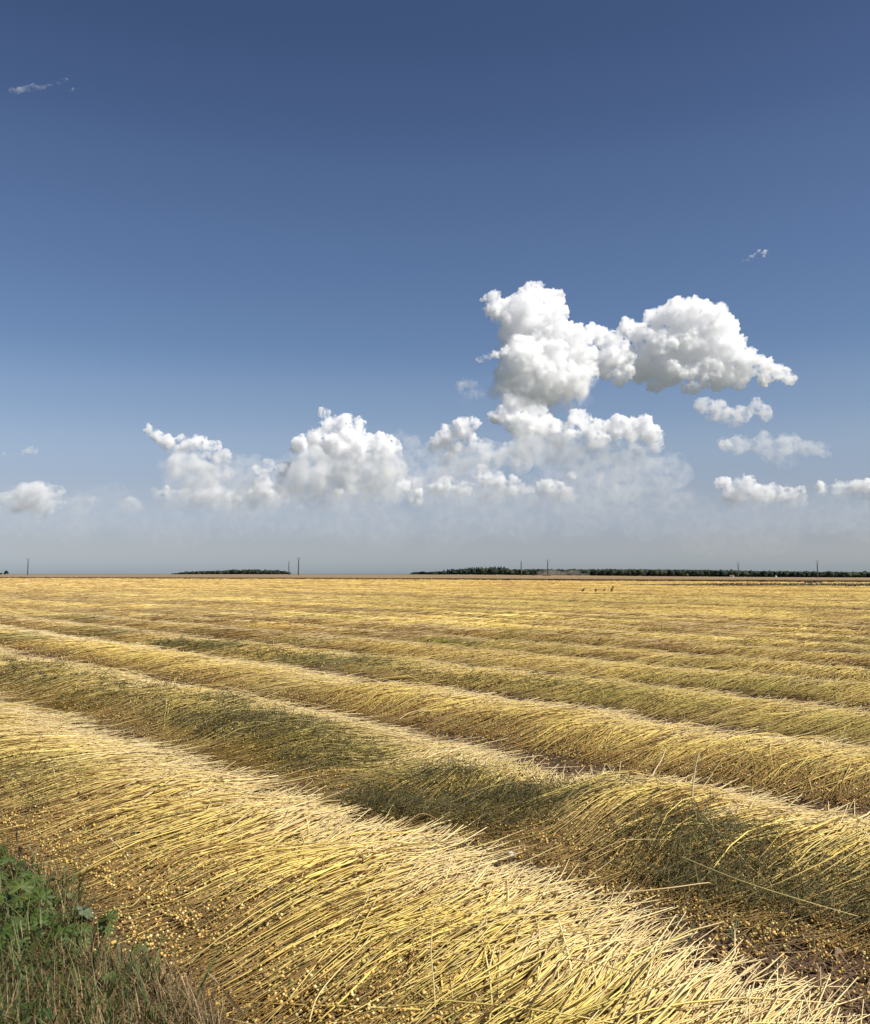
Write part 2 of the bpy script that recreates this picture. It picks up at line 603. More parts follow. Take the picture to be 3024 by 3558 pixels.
def make_bolls(k, n, gen, ymax):
    """boll centres, radii, colours and the branchlets that carry them"""
    u = sample_u(k, n, 3.4, 2.3, ymax, gen)
    m = len(u)
    K = np.full(m, k)
    patch = vnoise(u * 0.8, np.full(m, k * 3.1 + 0.5), seed=81)
    s = 0.0 + np.abs(gen.standard_normal(m)) * np.where(K == 0, 0.27, 0.22) + 0.10 * patch - 0.10
    s = s + (gen.random(m) < 0.06) * gen.random(m) * 0.6 - (gen.random(m) < 0.4) * gen.random(m) * 0.36
    z = np.where(s > 0, swath_z(K, u, np.maximum(s, 0.0)), 0.012) * (0.7 + 0.5 * gen.random(m)) + 0.008 + 0.016 * gen.random(m)
    x, y = to_world(K, u, s)
    z = z + terrain(x, y)
    c = np.stack([x, y, z], -1)
    d = np.hypot(x, y)
    r = np.maximum(0.0039 * (1 + 0.28 * gen.standard_normal(m)), 0.0006 * d)
    a = gen.random(m)
    col = np.array([0.62, 0.39, 0.095])[None] * (0.6 + 0.7 * a)[:, None]
    col = np.where((gen.random(m) < 0.16)[:, None], np.array([0.78, 0.62, 0.27]), col)
    col = np.where((gen.random(m) < 0.14)[:, None], np.array([0.25, 0.16, 0.07]), col)
    col = np.where((gen.random(m) < 0.10)[:, None], np.array([0.46, 0.42, 0.12]), col)
    return c, r, col


OV = np.array([(1, 0, 0), (-1, 0, 0), (0, 1, 0), (0, -1, 0), (0, 0, 1), (0, 0, -1)], float)
OF = np.array([(0, 2, 4), (2, 1, 4), (1, 3, 4), (3, 0, 4), (2, 0, 5), (1, 2, 5), (3, 1, 5), (0, 3, 5)])


def boll_mesh(c, r, col, BV=BV, BF=BF):
    n = len(c)
    st = np.ones((n, 1, 3))
    st[:, 0, 2] = 1.1
    V = c[:, None] + BV[None] * r[:, None, None] * st
    Fa = (BF[None] + (np.arange(n) * len(BV))[:, None, None]).reshape(-1, 3)
    return V.reshape(-1, 3), Fa, np.repeat(col, len(BV), axis=0)


def branchlets(c, gen, k):
    n = len(c)
    ang0 = np.arctan2(ROW_N[1], ROW_N[0]) + 0.5 * gen.standard_normal(n)
    L = 0.05 + 0.09 * gen.random(n)
    j = 3
    t = np.linspace(0, 1, j)[None]
    x = c[:, None, 0] + np.cos(ang0)[:, None] * L[:, None] * t + 0.008 * gen.standard_normal((n, 1)) * np.sin(t * 3)
    y = c[:, None, 1] + np.sin(ang0)[:, None] * L[:, None] * t
    z = c[:, None, 2] - 0.004 + 0.02 * (gen.random(n)[:, None] - 0.5) * t + 0.012 * np.sin(t * math.pi)
    P = np.stack([x, y, z], -1)
    d = np.hypot(c[:, 0], c[:, 1])[:, None]
    R = np.maximum(0.0009, 0.00022 * d) * np.ones((n, j))
    col = np.array([0.24, 0.145, 0.038])[None] * (0.55 + 0.8 * gen.random(n))[:, None]
    col = np.where((gen.random(n) < 0.25)[:, None], np.array([0.18, 0.165, 0.05]), col)
    return tubes(P, R, np.repeat(col[:, None], j, 1), 3)


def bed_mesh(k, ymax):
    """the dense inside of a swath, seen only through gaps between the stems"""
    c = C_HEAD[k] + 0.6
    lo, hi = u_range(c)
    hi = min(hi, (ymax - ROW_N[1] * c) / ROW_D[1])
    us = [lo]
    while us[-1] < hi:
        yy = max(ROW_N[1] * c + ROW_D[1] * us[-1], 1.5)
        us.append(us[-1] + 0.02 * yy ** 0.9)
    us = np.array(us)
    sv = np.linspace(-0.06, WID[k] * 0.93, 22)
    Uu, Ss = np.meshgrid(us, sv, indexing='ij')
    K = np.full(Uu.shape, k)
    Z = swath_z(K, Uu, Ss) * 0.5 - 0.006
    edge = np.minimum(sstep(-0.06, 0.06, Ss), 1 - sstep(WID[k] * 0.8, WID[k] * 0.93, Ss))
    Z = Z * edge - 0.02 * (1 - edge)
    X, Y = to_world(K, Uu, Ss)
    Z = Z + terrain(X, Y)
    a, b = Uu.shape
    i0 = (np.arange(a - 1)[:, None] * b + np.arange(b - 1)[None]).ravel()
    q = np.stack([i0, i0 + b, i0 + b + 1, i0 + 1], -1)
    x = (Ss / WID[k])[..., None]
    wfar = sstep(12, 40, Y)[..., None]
    colr = np.array([0.10, 0.06, 0.025]) * (1 - x) + np.array([0.17, 0.105, 0.04]) * x  # seed-chaff brown, with the shade between the stems put into the colour
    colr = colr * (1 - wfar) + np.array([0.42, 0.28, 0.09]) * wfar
    return mesh_np('shaded_straw_bed', np.stack([X, Y, Z], -1), q, colr.reshape(-1, 3), M_BED)


SWATH_LABELS = [
    'nearest flax swath, its pale root ends along the bare soil, seed heads beside green weeds',
    'second flax swath from the camera, greenish and wavy, with dark tangles',
    'third flax swath from the camera, bright straw top over a brown seed edge',
    'fourth flax swath from the camera, with dark green hollows along its near edge',
    'fifth flax swath from the camera, yellow with olive patches',
    'sixth flax swath from the camera',
    'seventh flax swath from the camera',
    'eighth flax swath from the camera',
    'ninth flax swath from the camera, with a brown seed edge',
    'tenth flax swath from the camera, with a brown seed edge',
    'eleventh flax swath from the camera, with a brown seed edge',
    'twelfth flax swath from the camera',
]
N_SINGLE = len(SWATH_LABELS)
YMAX_ROW = 42.0
gen = np.random.default_rng(11)
boll_unit = mesh_np('seed_boll', BV * np.array([1, 1, 1.1]), BF, np.tile(np.array([[0.50, 0.33, 0.09]]), (12, 1)), M_BOLL)
boll_pale = mesh_np('seed_boll', BV * np.array([1, 1, 1.1]), BF, np.tile(np.array([[0.68, 0.52, 0.20]]), (12, 1)), M_BOLL)

for k in range(N_SINGLE):
    root = empty('flax_swath')
    tag(root, SWATH_LABELS[k], 'flax swath', 'flax swaths laid in rows across the field')
    link('shaded_straw_bed', bed_mesh(k, YMAX_ROW), root)
    rho = (1350, 1350, 1250, 1150)[k] if k < 4 else 1150
    u = sample_u(k, rho, 4.2, 1.4, YMAX_ROW, gen)
    c = C_HEAD[k] + 0.5
    dist = np.hypot(ROW_N[0] * c + ROW_D[0] * u, ROW_N[1] * c + ROW_D[1] * u)
    vs_, fs_, cs_, off = [], [], [], 0
    for lo, hi, seg in ((0, 4.5, 7), (4.5, 8.0, 4), (8.0, 16.0, 3), (16.0, 26.0, 2), (26.0, 1e9, 1)):
        sel = u[(dist >= lo) & (dist < hi)]
        if not len(sel):
            continue
        P, R, C = make_stems(np.full(len(sel), k), sel, seg, seed=k * 10 + seg)
        V, Q, Cc = tubes(P, R, C, 3)
        vs_.append(V)
        fs_.append(Q + off)
        cs_.append(Cc)
        off += len(V)
    me = mesh_np('stems', np.concatenate(vs_), np.concatenate(fs_), np.concatenate(cs_), M_STRAW)
    tag(link('stems', me, root), kind='stuff')
    # the stems that show largest, one object each
    if k < 3:
        nsing = (300, 200, 120)[k]
        ur = sample_u(k, 3000, 3.2, 2.6, 9.0, gen, ymin=2.1)
        ur = gen.choice(ur, nsing, replace=False)
        P, R, C = make_stems(np.full(nsing, k), ur, 8, rmul=1.12, top=0.86 + 0.16 * gen.random(nsing), seed=500 + k)
        P[..., 2] += 0.008
        for i in range(nsing):
            V, Q, Cc = tubes(P[i:i + 1], R[i:i + 1], C[i:i + 1], 4)
            link('stem', mesh_np('stem', V, Q, Cc, M_STRAW), root)
    if k < 7:
        nb = (3600, 2900, 2900, 900, 700, 600, 500)[k]
        cb, rb, colb = make_bolls(k, nb, gen, 26)
        nr = np.hypot(cb[:, 0], cb[:, 1]) < 3.6
        V1, F1, C1 = boll_mesh(cb[nr], rb[nr], colb[nr])
        V1b, F1b, C1b = boll_mesh(cb[~nr], rb[~nr] * 1.1, colb[~nr], OV, OF)
        V1, F1, C1 = np.concatenate([V1, V1b]), np.concatenate([F1, F1b + len(V1)]), np.concatenate([C1, C1b])
        V2, F2, C2 = branchlets(cb[gen.random(len(cb)) < 0.4], gen, k)
        tag(link('seed_bolls', mesh_np('seed_bolls', V1, F1, C1, M_BOLL), root), kind='stuff')
        tag(link('branchlets', mesh_np('branchlets', V2, F2, C2, M_STRAW), root), kind='stuff')
        if k < 2:
            nsing = (300, 160)[k]
            cb, rb, colb = make_bolls(k, 900, gen, 8)
            order = np.argsort(np.hypot(cb[:, 0], cb[:, 1]))[:nsing]
            for i in order:
                o = link('seed_boll', boll_pale if gen.random() < 0.3 else boll_unit, root)
                o.location = cb[i] + np.array([0, 0, 0.006])
                o.scale = (rb[i] * 1.05,) * 3
                o.rotation_euler = tuple(gen.random(3) * 0.8)

    base = Vector((float(C_HEAD[k] * ROW_N[0] + 2.0 * ROW_D[0]), float(C_HEAD[k] * ROW_N[1] + 2.0 * ROW_D[1]), 0.0))
    root.location = base
    for ch in root.children:
        ch.location = ch.location - base

# grey-green leafy tangles lying on the second swath, and a little on others
def tangle(k, n, ulo, uhi, slo, shi, cols, zoff, seed):
    g = np.random.default_rng(seed)
    u = ulo + (uhi - ulo) * g.random(n)
    s = slo + (shi - slo) * g.random(n) ** 1.2
    keep = vnoise(u * 1.6, s * 3.0, seed=seed) + 0.5 * vnoise(u * 5.0, s * 7.0, seed=seed + 3) + 0.25 * g.standard_normal(n) > -0.12
    u, s = u[keep], s[keep]
    n = len(u)
    K = np.full(n, k)
    x, y = to_world(K, u, s)
    z = swath_z(K, u, s) + zoff * g.random(n)
    j = 3
    t = np.linspace(0, 1, j)[None]
    th = np.arctan2(ROW_N[1], ROW_N[0]) + g.standard_normal(n) * 0.9
    kap = g.standard_normal(n) * 2.0
    L = 0.07 + 0.22 * g.random(n)
    tt = th[:, None] + kap[:, None] * t
    P = np.stack([x[:, None] + np.cumsum(np.cos(tt), 1) * (L / j)[:, None],
                  y[:, None] + np.cumsum(np.sin(tt), 1) * (L / j)[:, None],
                  z[:, None] + 0.03 * g.standard_normal((n, 1)) * np.sin(t * 3) + 0.01], -1)
    P[..., 2] = np.maximum(P[..., 2], 0.01)
    d = np.hypot(x, y)[:, None]
    R = np.maximum(0.0012, 0.00028 * d) * (1 - 0.5 * t)
    ci = np.array(cols)[g.integers(0, len(cols), n)] * (0.6 + 0.8 * g.random(n))[:, None]
    return tubes(P, R, np.repeat(ci[:, None], j, 1), 3)


OLV = [(0.052, 0.05, 0.012), (0.085, 0.076, 0.016), (0.065, 0.064, 0.019), (0.14, 0.10, 0.026), (0.22, 0.19, 0.06)]
swaths = [o for o in COL.objects if o.name.startswith('flax_swath')]
swaths.sort(key=lambda o: o.name)
for k, args in ((1, [(6500, 1.8, 3.7, -0.08, 0.56), (4500, 0.3, 2.4, -0.05, 0.42), (4000, 4.2, 6.6, 0.05, 0.8), (1800, 6.4, 12.0, 0.05, 0.7)]), (0, [(800, 4.4, 6.4, 0.0, 0.45)]), (3, [(2000, 4.0, 14.0, 0.0, 0.5)])):
    parts = []
    off = 0
    for q, a in enumerate(args):
        V, Q, C = tangle(k, *a[:1], *a[1:], OLV, 0.055, 900 + 10 * k + q)
        parts.append((V, Q + off, C))
        off += len(V)
    me = mesh_np('tangled_leaves', np.concatenate([p[0] for p in parts]), np.concatenate([p[1] for p in parts]), np.concatenate([p[2] for p in parts]), M_STRAW)
    o = tag(link('tangled_leaves', me, swaths[k]), kind='stuff')
    o.location = -swaths[k].location

# the swaths farther off, too many and too thin to tell apart
n_far = 100000
gen = np.random.default_rng(23)
inv = 1 / 255.0 + (1 / 17.0 - 1 / 255.0) * gen.random(n_far) ** 0.9
Yf = 1 / inv
Xf = (gen.random(n_far) * 2 - 1) * (0.49 * Yf + 1.5)
ok = Yf < edge_y(Xf) - 0.6
Xf, Yf = Xf[ok], Yf[ok]
cc = Xf * ROW_N[0] + Yf * ROW_N[1]
uu = Xf * ROW_D[0] + Yf * ROW_D[1]
kk = np.clip(np.floor((cc - C_HEAD[4]) / 1.64).astype(np.int64) + 4, 0, NROW - 1)
ok = ((Yf > YMAX_ROW) | (kk >= N_SINGLE)) & (kk >= 4)
kk, uu = kk[ok], uu[ok]
P, R, C = make_stems(kk, uu, 1, rmul=0.85, seed=77)
V, Q, Cc = tubes(P, R, C, 3)
far = link('distant_flax_swaths', mesh_np('distant_flax_swaths', V, Q, Cc, M_STRAW))
tag(far, 'golden flax swaths merging together towards the far edge of the field', 'flax field', kind='stuff')

# ------------------------------------------------------------------ clouds
def ico(sub):
    v, f = BV0.copy(), BF0.copy()
    for _ in range(sub):
        cache, nf = {}, []
        v = list(map(tuple, v))

        def mid(a, b):
            key = (min(a, b), max(a, b))
            if key not in cache:
                m = np.array(v[a]) + np.array(v[b])
                m = m / np.linalg.norm(m)
                v.append(tuple(m))
                cache[key] = len(v) - 1
            return cache[key]
        for a, b, c in f:
            ab, bc, ca = mid(a, b), mid(b, c), mid(c, a)
            nf += [(a, ab, ca), (b, bc, ab), (c, ca, bc), (ab, bc, ca)]
        f = np.array(nf)
        v = np.array(v)
    return v, f


_ph = (1 + 5 ** 0.5) / 2
BV0 = np.array([(-1, _ph, 0), (1, _ph, 0), (-1, -_ph, 0), (1, -_ph, 0), (0, -1, _ph), (0, 1, _ph), (0, -1, -_ph), (0, 1, -_ph),
                (_ph, 0, -1), (_ph, 0, 1), (-_ph, 0, -1), (-_ph, 0, 1)], float) / math.sqrt(1 + _ph * _ph)
BF0 = np.array([(0, 11, 5), (0, 5, 1), (0, 1, 7), (0, 7, 10), (0, 10, 11), (1, 5, 9), (5, 11, 4), (11, 10, 2), (10, 7, 6), (7, 1, 8),
                (3, 9, 4), (3, 4, 2), (3, 2, 6), (3, 6, 8), (3, 8, 9), (4, 9, 5), (2, 4, 11), (6, 2, 10), (8, 6, 7), (9, 8, 1)])
ICO1, ICO1F = ico(1)
ICO2, ICO2F = ico(2)
PX = 1764.0 / 3024.0


def cloud_mesh(name, circles, D, seed, voxel_px, puff=1.0, mat=None, rough=1.0):
    """circles: (x, y, r) in the 1764-wide view of the photograph; built as billowing lumps at distance D"""
    g = np.random.default_rng(seed)
    unit = D / (F * PX)                     # metres per pixel of that view
    cen, radii = [], []
    extra = []
    for (x, y, r) in circles:
        extra.append((x, y, r * 1.0))
        for q in range(5):
            a = g.uniform(0, 2 * math.pi)
            rr = r * g.uniform(0.25, 0.55)
            extra.append((x + math.cos(a) * r * 0.85, y - abs(math.sin(a)) * r * 0.72 + 0.15 * r, rr))
    circles = extra
    for (x, y, r) in circles:
        p = np.array(at_depth(x / PX, y / PX, D + g.normal(0, 0.55) * r * unit))
        R0 = r * unit
        cen.append(p)
        radii.append(R0 * 0.9)
        n1 = int(16 * puff)
        for i in range(n1):
            d = g.normal(size=3)
            d /= np.linalg.norm(d)
            if d[2] < -0.35:
                d[2] *= -0.6
            r1 = R0 * g.uniform(0.2, 0.45)
            q = p + d * (R0 - r1 * 0.62)
            cen.append(q)
            radii.append(r1)
            if r1 / unit < voxel_px * 2.2:
                continue
            for j in range(int(5 * puff)):
                e = g.normal(size=3) + d * 0.9
                e /= np.linalg.norm(e)
                r2 = r1 * g.uniform(0.22, 0.5)
                cen.append(q + e * (r1 - r2 * 0.5))
                radii.append(r2)
    cen, radii = np.array(cen), np.array(radii)
    big = radii / unit > voxel_px * 6
    Vs, Fs, off = [], [], 0
    for sel, (iv, if_) in ((big, (ICO2, ICO2F)), (~big, (ICO1, ICO1F))):
        c, r = cen[sel], radii[sel]
        if not len(c):
            continue
        V = c[:, None] + iv[None] * r[:, None, None]
        Vs.append(V.reshape(-1, 3))
        Fs.append((if_[None] + (np.arange(len(c)) * len(iv))[:, None, None]).reshape(-1, 3) + off)
        off += len(Vs[-1])
    V = np.concatenate(Vs)
    org = V.mean(0)
    org[2] = V[:, 2].min()
    scale = unit * 100.0                   # the remesher likes numbers near one
    tmp = link('cloud_tmp', mesh_np('cloud_tmp', (V - org) / scale, np.concatenate(Fs), smooth=False))
    md = tmp.modifiers.new('remesh', 'REMESH')
    md.mode = 'VOXEL'
    md.voxel_size = voxel_px / 100.0
    dg = bpy.context.evaluated_depsgraph_get()
    ev = tmp.evaluated_get(dg)
    em = ev.to_mesh()
    n = len(em.vertices)
    co = np.empty(n * 3)
    em.vertices.foreach_get('co', co)
    no = np.empty(n * 3)
    em.vertex_normals.foreach_get('vector', no)
    nf = len(em.polygons)
    fv = np.empty(len(em.loops), dtype=np.int32)
    em.loops.foreach_get('vertex_index', fv)
    ls = np.empty(nf, dtype=np.int32)
    em.polygons.foreach_get('loop_start', ls)
    lt = np.empty(nf, dtype=np.int32)
    em.polygons.foreach_get('loop_total', lt)
    ev.to_mesh_clear()
    tm = tmp.data
    bpy.data.objects.remove(tmp)
    bpy.data.meshes.remove(tm)
    co = co.reshape(-1, 3)
    no = no.reshape(-1, 3)
    fr = co * 100.0                        # pixels
    b = np.abs(vnoise(fr[:, 0] / 9, fr[:, 1] / 9, fr[:, 2] / 9, seed=seed)) - 0.35
    b0 = vnoise(fr[:, 0] / 24, fr[:, 1] / 24, fr[:, 2] / 24, seed=seed + 9)
    b3 = np.abs(vnoise(fr[:, 0] / 2.2, fr[:, 1] / 2.2, fr[:, 2] / 2.2, seed=seed + 7)) - 0.35
    b2 = np.abs(vnoise(fr[:, 0] / 4.2, fr[:, 1] / 4.2, fr[:, 2] / 4.2, seed=seed + 5)) - 0.35
    co = co + no * (rough * (b0 * 8 + b * 7 + (b2 * 4.4 if voxel_px < 4 else 0) + (b3 * 2.2 if voxel_px < 2.5 else 0)) / 100.0)[:, None]
    quads = lt == 4
    fq = fv[(ls[quads][:, None] + np.arange(4)[None])]
    ft = fv[(ls[~quads][:, None] + np.arange(3)[None])] if (~quads).any() else np.zeros((0, 3), int)
    me = mesh_np(name, co * scale, [fq, ft] if len(ft) else fq, mat=mat)
    return me, org


def cloud(label, D, dense=None, soft=None, seed=0, mfp=6.0, mfp_soft=70.0, vox=2.15, vox_soft=5.0, rough=1.0, skirt=True, base_fade=(0.5, 0.2), group='white clouds in the sky'):
    unit = D / (F * PX)
    root = None
    under = None
    if skirt:
        lo_ = np.mean([q[1] for q in dense])
        under = [(x, y + 0.75 * r, r * 0.95) for (x, y, r) in dense if y > lo_ - 12 or r > 25]
    for name, circ, m, vx in (('billows', dense, mfp, vox), ('underside', under, 33.0, 3.6), ('soft_base', soft, mfp_soft * 0.55, vox_soft)):
        if not circ:
            continue
        me, org = cloud_mesh(name, circ, D, seed + {'billows': 0, 'underside': 70, 'soft_base': 50}[name], vx, puff=1.0 if name == 'billows' else 0.5, rough=rough if name == 'billows' else 0.75, mat=None)
        zs = max(v.co.z for v in me.vertices)
        me.materials.append(mat_cloud('cloud_' + name, 1.0 / (m * unit), zs, (19.0 if name == 'billows' else 26.0) * unit, base_fade if name == 'billows' else (0.75, 0.0)))
        if root is None:
            root = empty('cloud', org)
            tag(root, label, 'cloud', group)
        o = link(name, me, root)
        o.location = Vector(org) - root.location


cloud('tall left tower of the big white cloud with two rounded knobs on top', 5400, seed=1,
      dense=[(1002, 602, 20), (1000, 628, 20), (1025, 630, 26), (1083, 598, 26), (1060, 622, 34), (1110, 618, 34), (1130, 640, 24), (1050, 655, 36),
             (1062, 685, 46), (1110, 680, 46), (1160, 685, 30), (1062, 725, 48), (1125, 732, 52), (1172, 715, 32), (1055, 765, 44), (1110, 775, 52), (1160, 775, 40), (1188, 755, 24)],
      soft=[(1040, 800, 50), (1100, 810, 55), (1150, 800, 45)], mfp_soft=90)
cloud('broad right half of the big white cloud with a flat base and pointed tail', 5700, skirt=False, base_fade=(0.15, 0.5), seed=2,
      dense=[(1208, 678, 20), (1235, 690, 24), (1275, 668, 22), (1300, 680, 26), (1338, 652, 30), (1378, 640, 34), (1412, 636, 36), (1448, 650, 34), (1472, 668, 24),
             (1330, 700, 42), (1390, 695, 50), (1440, 705, 48), (1478, 705, 30), (1502, 730, 32), (1540, 745, 26), (1575, 755, 24), (1602, 768, 14),
             (1255, 720, 36), (1300, 745, 36), (1360, 750, 38), (1430, 752, 38), (1490, 762, 28), (1550, 770, 16), (1228, 745, 28), (1262, 762, 24), (1330, 775, 24), (1400, 780, 22), (1455, 778, 22)])
cloud('faint grey puff left of the foot of the tall tower', 5300, skirt=False, seed=24, mfp=75, vox=3, dense=[(950, 788, 22), (930, 776, 13), (968, 800, 18), (940, 805, 12)])
cloud('tiny white puff left of the tall cloud tower', 5200, skirt=False, seed=3, dense=[(992, 725, 10), (978, 727, 8), (1003, 720, 8)], mfp=9, vox=1.8)
cloud('thin torn cloud just below the tail of the big cloud', 6200, skirt=False, seed=4, vox=3, mfp=22,
      dense=[(1425, 822, 18), (1460, 835, 24), (1500, 845, 26), (1535, 828, 18), (1550, 840, 14), (1490, 858, 16), (1440, 845, 14)])
cloud('long white cloud in the middle, below the big tower', 8200, seed=5, mfp=6,
      dense=[(1062, 800, 20), (1078, 792, 16), (1040, 822, 24), (1083, 828, 26), (1018, 845, 20), (1060, 862, 30), (1110, 868, 28), (1150, 880, 24), (1183, 848, 22), (1208, 868, 24),
             (1242, 862, 22), (1278, 866, 24), (1306, 856, 18), (1320, 880, 22), (1335, 905, 14), (1272, 885, 24), (1205, 892, 24), (1135, 895, 20)],
      soft=[(1080, 910, 40), (1150, 925, 42), (1230, 925, 42), (1300, 930, 34), (1190, 960, 40), (1260, 965, 36)], mfp_soft=110)
cloud('lumpy white cloud at the left foot of the middle cloud', 8800, seed=6, mfp=7,
      dense=[(882, 898, 16), (905, 882, 20), (935, 872, 20), (962, 862, 15), (878, 910, 13), (915, 905, 18), (950, 890, 18)],
      soft=[(925, 935, 40), (985, 930, 42), (1045, 930, 40), (900, 960, 30)], mfp_soft=80)
cloud('row of small cream puffs low in the middle of the sky', 12500, seed=7, mfp=10,
      dense=[(900, 985, 16), (878, 992, 13), (938, 988, 17), (978, 965, 18), (1008, 972, 20), (1040, 986, 18), (1072, 1000, 11), (1103, 985, 15), (1130, 996, 16), (1160, 1000, 11), (1156, 965, 9)],
      soft=[(930, 1010, 30), (1000, 1005, 35), (1070, 1010, 30), (1140, 1010, 26)], mfp_soft=110)
cloud('white pointed cloud left of centre, its lower half grey', 8600, seed=8, mfp=6,
      dense=[(658, 842, 13), (670, 862, 20), (700, 860, 18), (730, 862, 16), (640, 882, 22), (690, 888, 30), (735, 890, 24), (612, 900, 17), (602, 912, 11), (768, 895, 20), (795, 905, 18), (805, 922, 11), (770, 920, 26), (720, 915, 30), (660, 915, 30)],
      soft=[(630, 960, 52), (700, 965, 56), (760, 960, 50), (800, 950, 30), (640, 1005, 44), (700, 1015, 44), (760, 1010, 44), (590, 990, 34)], mfp_soft=75)
cloud('small puffs at the right foot of the pointed cloud', 11500, seed=9, mfp=10,
      dense=[(818, 985, 18), (845, 1000, 13), (838, 1018, 11), (690, 998, 9), (712, 995, 8)], soft=[(800, 1005, 28), (845, 985, 24)], mfp_soft=60)
cloud('slanting white cloud on the left with two pale heads', 9000, seed=10, mfp=8,
      dense=[(298, 874, 11), (318, 888, 14), (343, 898, 16), (366, 886, 12), (380, 905, 14), (408, 896, 13), (430, 905, 14), (455, 928, 12), (400, 918, 16), (362, 915, 14), (440, 930, 13)],
      soft=[(370, 945, 36), (410, 965, 42), (440, 960, 30), (395, 1000, 34)], mfp_soft=80)
cloud('ragged cream puffs between the slanting cloud and the pointed cloud', 11000, seed=11, mfp=11,
      dense=[(522, 952, 13), (540, 945, 11), (530, 978, 17), (515, 1000, 13), (545, 1000, 9), (572, 946, 11), (468, 1012, 17), (430, 1002, 17), (408, 1020, 11), (342, 1000, 13), (322, 1006, 9)],
      soft=[(460, 1020, 38), (420, 1005, 38), (500, 1010, 34), (560, 1010, 34), (380, 1015, 30), (330, 1010, 26), (262, 1030, 24)], mfp_soft=80)
cloud('faint pinkish cloud low at the left edge of the sky', 13000, skirt=False, seed=12, mfp=26, vox=4,
      dense=[(50, 1002, 18), (82, 992, 20), (112, 1000, 16), (30, 1026, 22), (80, 1030, 26), (118, 1022, 13)], soft=[(70, 1020, 45), (160, 1030, 30), (195, 1020, 18), (10, 1025, 35)], mfp_soft=110)
cloud('pair of faint scraps above the low left cloud', 9500, skirt=False, seed=13, mfp=26, vox=2, dense=[(62, 917, 9), (48, 921, 8), (8, 924, 8)])
cloud('white bar-shaped cloud low on the right', 11000, seed=14, mfp=11,
      dense=[(1472, 982, 16), (1510, 980, 20), (1490, 1003, 19), (1540, 995, 19), (1570, 1000, 16), (1600, 1005, 15), (1622, 996, 11), (1632, 1015, 8)],
      soft=[(1490, 1010, 34), (1550, 1010, 36), (1610, 1015, 28)], mfp_soft=100)
cloud('white cloud cut by the right edge of the photograph', 10500, seed=15, mfp=10,
      dense=[(1668, 990, 11), (1698, 984, 14), (1735, 986, 14), (1762, 990, 16), (1792, 985, 22), (1830, 985, 26)], soft=[(1720, 1000, 28), (1780, 1000, 34)], mfp_soft=100)
cloud('pale veil of cloud on the right above the bar-shaped cloud', 9500, skirt=False, seed=16, mfp=60, vox=5,
      dense=[(1475, 900, 16), (1500, 905, 24), (1545, 900, 26), (1595, 905, 28), (1640, 912, 22), (1675, 912, 14), (1590, 935, 26), (1560, 925, 24)])
cloud('small cream scrap at the left end of the pale veil', 9300, skirt=False, seed=17, mfp=10, vox=1.8, dense=[(1458, 903, 7), (1468, 900, 9), (1478, 897, 6)])
cloud('wisp of cloud at the right edge of the sky', 7500, skirt=False, seed=18, mfp=30, vox=2.5, dense=[(1768, 820, 8), (1775, 850, 12), (1785, 835, 12)])
def wisp(pts, n, spread, r0, r1, seed):
    g = np.random.default_rng(seed)
    out = []
    pts = np.array(pts, float)
    for i in range(n):
        t = g.random() * (len(pts) - 1)
        a, b = pts[int(t)], pts[min(int(t) + 1, len(pts) - 1)]
        p = a + (b - a) * (t % 1)
        out.append((p[0] + g.normal() * spread, p[1] + g.normal() * spread * 0.6, g.uniform(r0, r1)))
    return out


cloud('thin wispy streak high in the upper left sky', 4200, skirt=False, seed=19, mfp=55, vox=1.1, rough=0.25,
      dense=wisp([(24, 185), (45, 182), (66, 178), (82, 175)], 34, 2.6, 3.0, 6.5, 1) + wisp([(84, 176), (104, 172), (120, 166), (134, 160)], 26, 2.2, 2.5, 5.5, 2) + wisp([(145, 184), (156, 178)], 6, 2.0, 1.5, 3.5, 3))
cloud('little white wisp alone above the right half of the big cloud', 4800, skirt=False, seed=20, mfp=11, vox=0.9, rough=0.25,
      dense=wisp([(1516, 527), (1526, 520), (1538, 506)], 26, 2.0, 2.2, 5.0, 4) + wisp([(1551, 508), (1550, 522)], 14, 2.0, 2.2, 4.6, 5) + wisp([(1505, 528), (1515, 526)], 5, 1.0, 1.0, 2.0, 6))
_g = np.random.default_rng(4)
cloud('long low bank of hazy cloud over the horizon', 19000, skirt=False, seed=21, mfp=600, vox=9, rough=0.9,
      dense=[(_g.uniform(-120, 1920), 1052 + _g.normal() * 22, _g.uniform(24, 58)) for x in range(110)])
cloud('veil of grey-white cloud behind the pointed cloud and its puffs', 14500, skirt=False, seed=22, mfp=165, vox=6, rough=0.8,
      dense=[(_g.uniform(330, 900), 985 + _g.normal() * 26, _g.uniform(22, 48)) for x in range(46)])
cloud('veil of grey-white cloud behind the middle clouds', 14800, skirt=False, seed=23, mfp=165, vox=6, rough=0.8,
      dense=[(_g.uniform(890, 1360), 975 + _g.normal() * 28, _g.uniform(22, 48)) for x in range(42)])
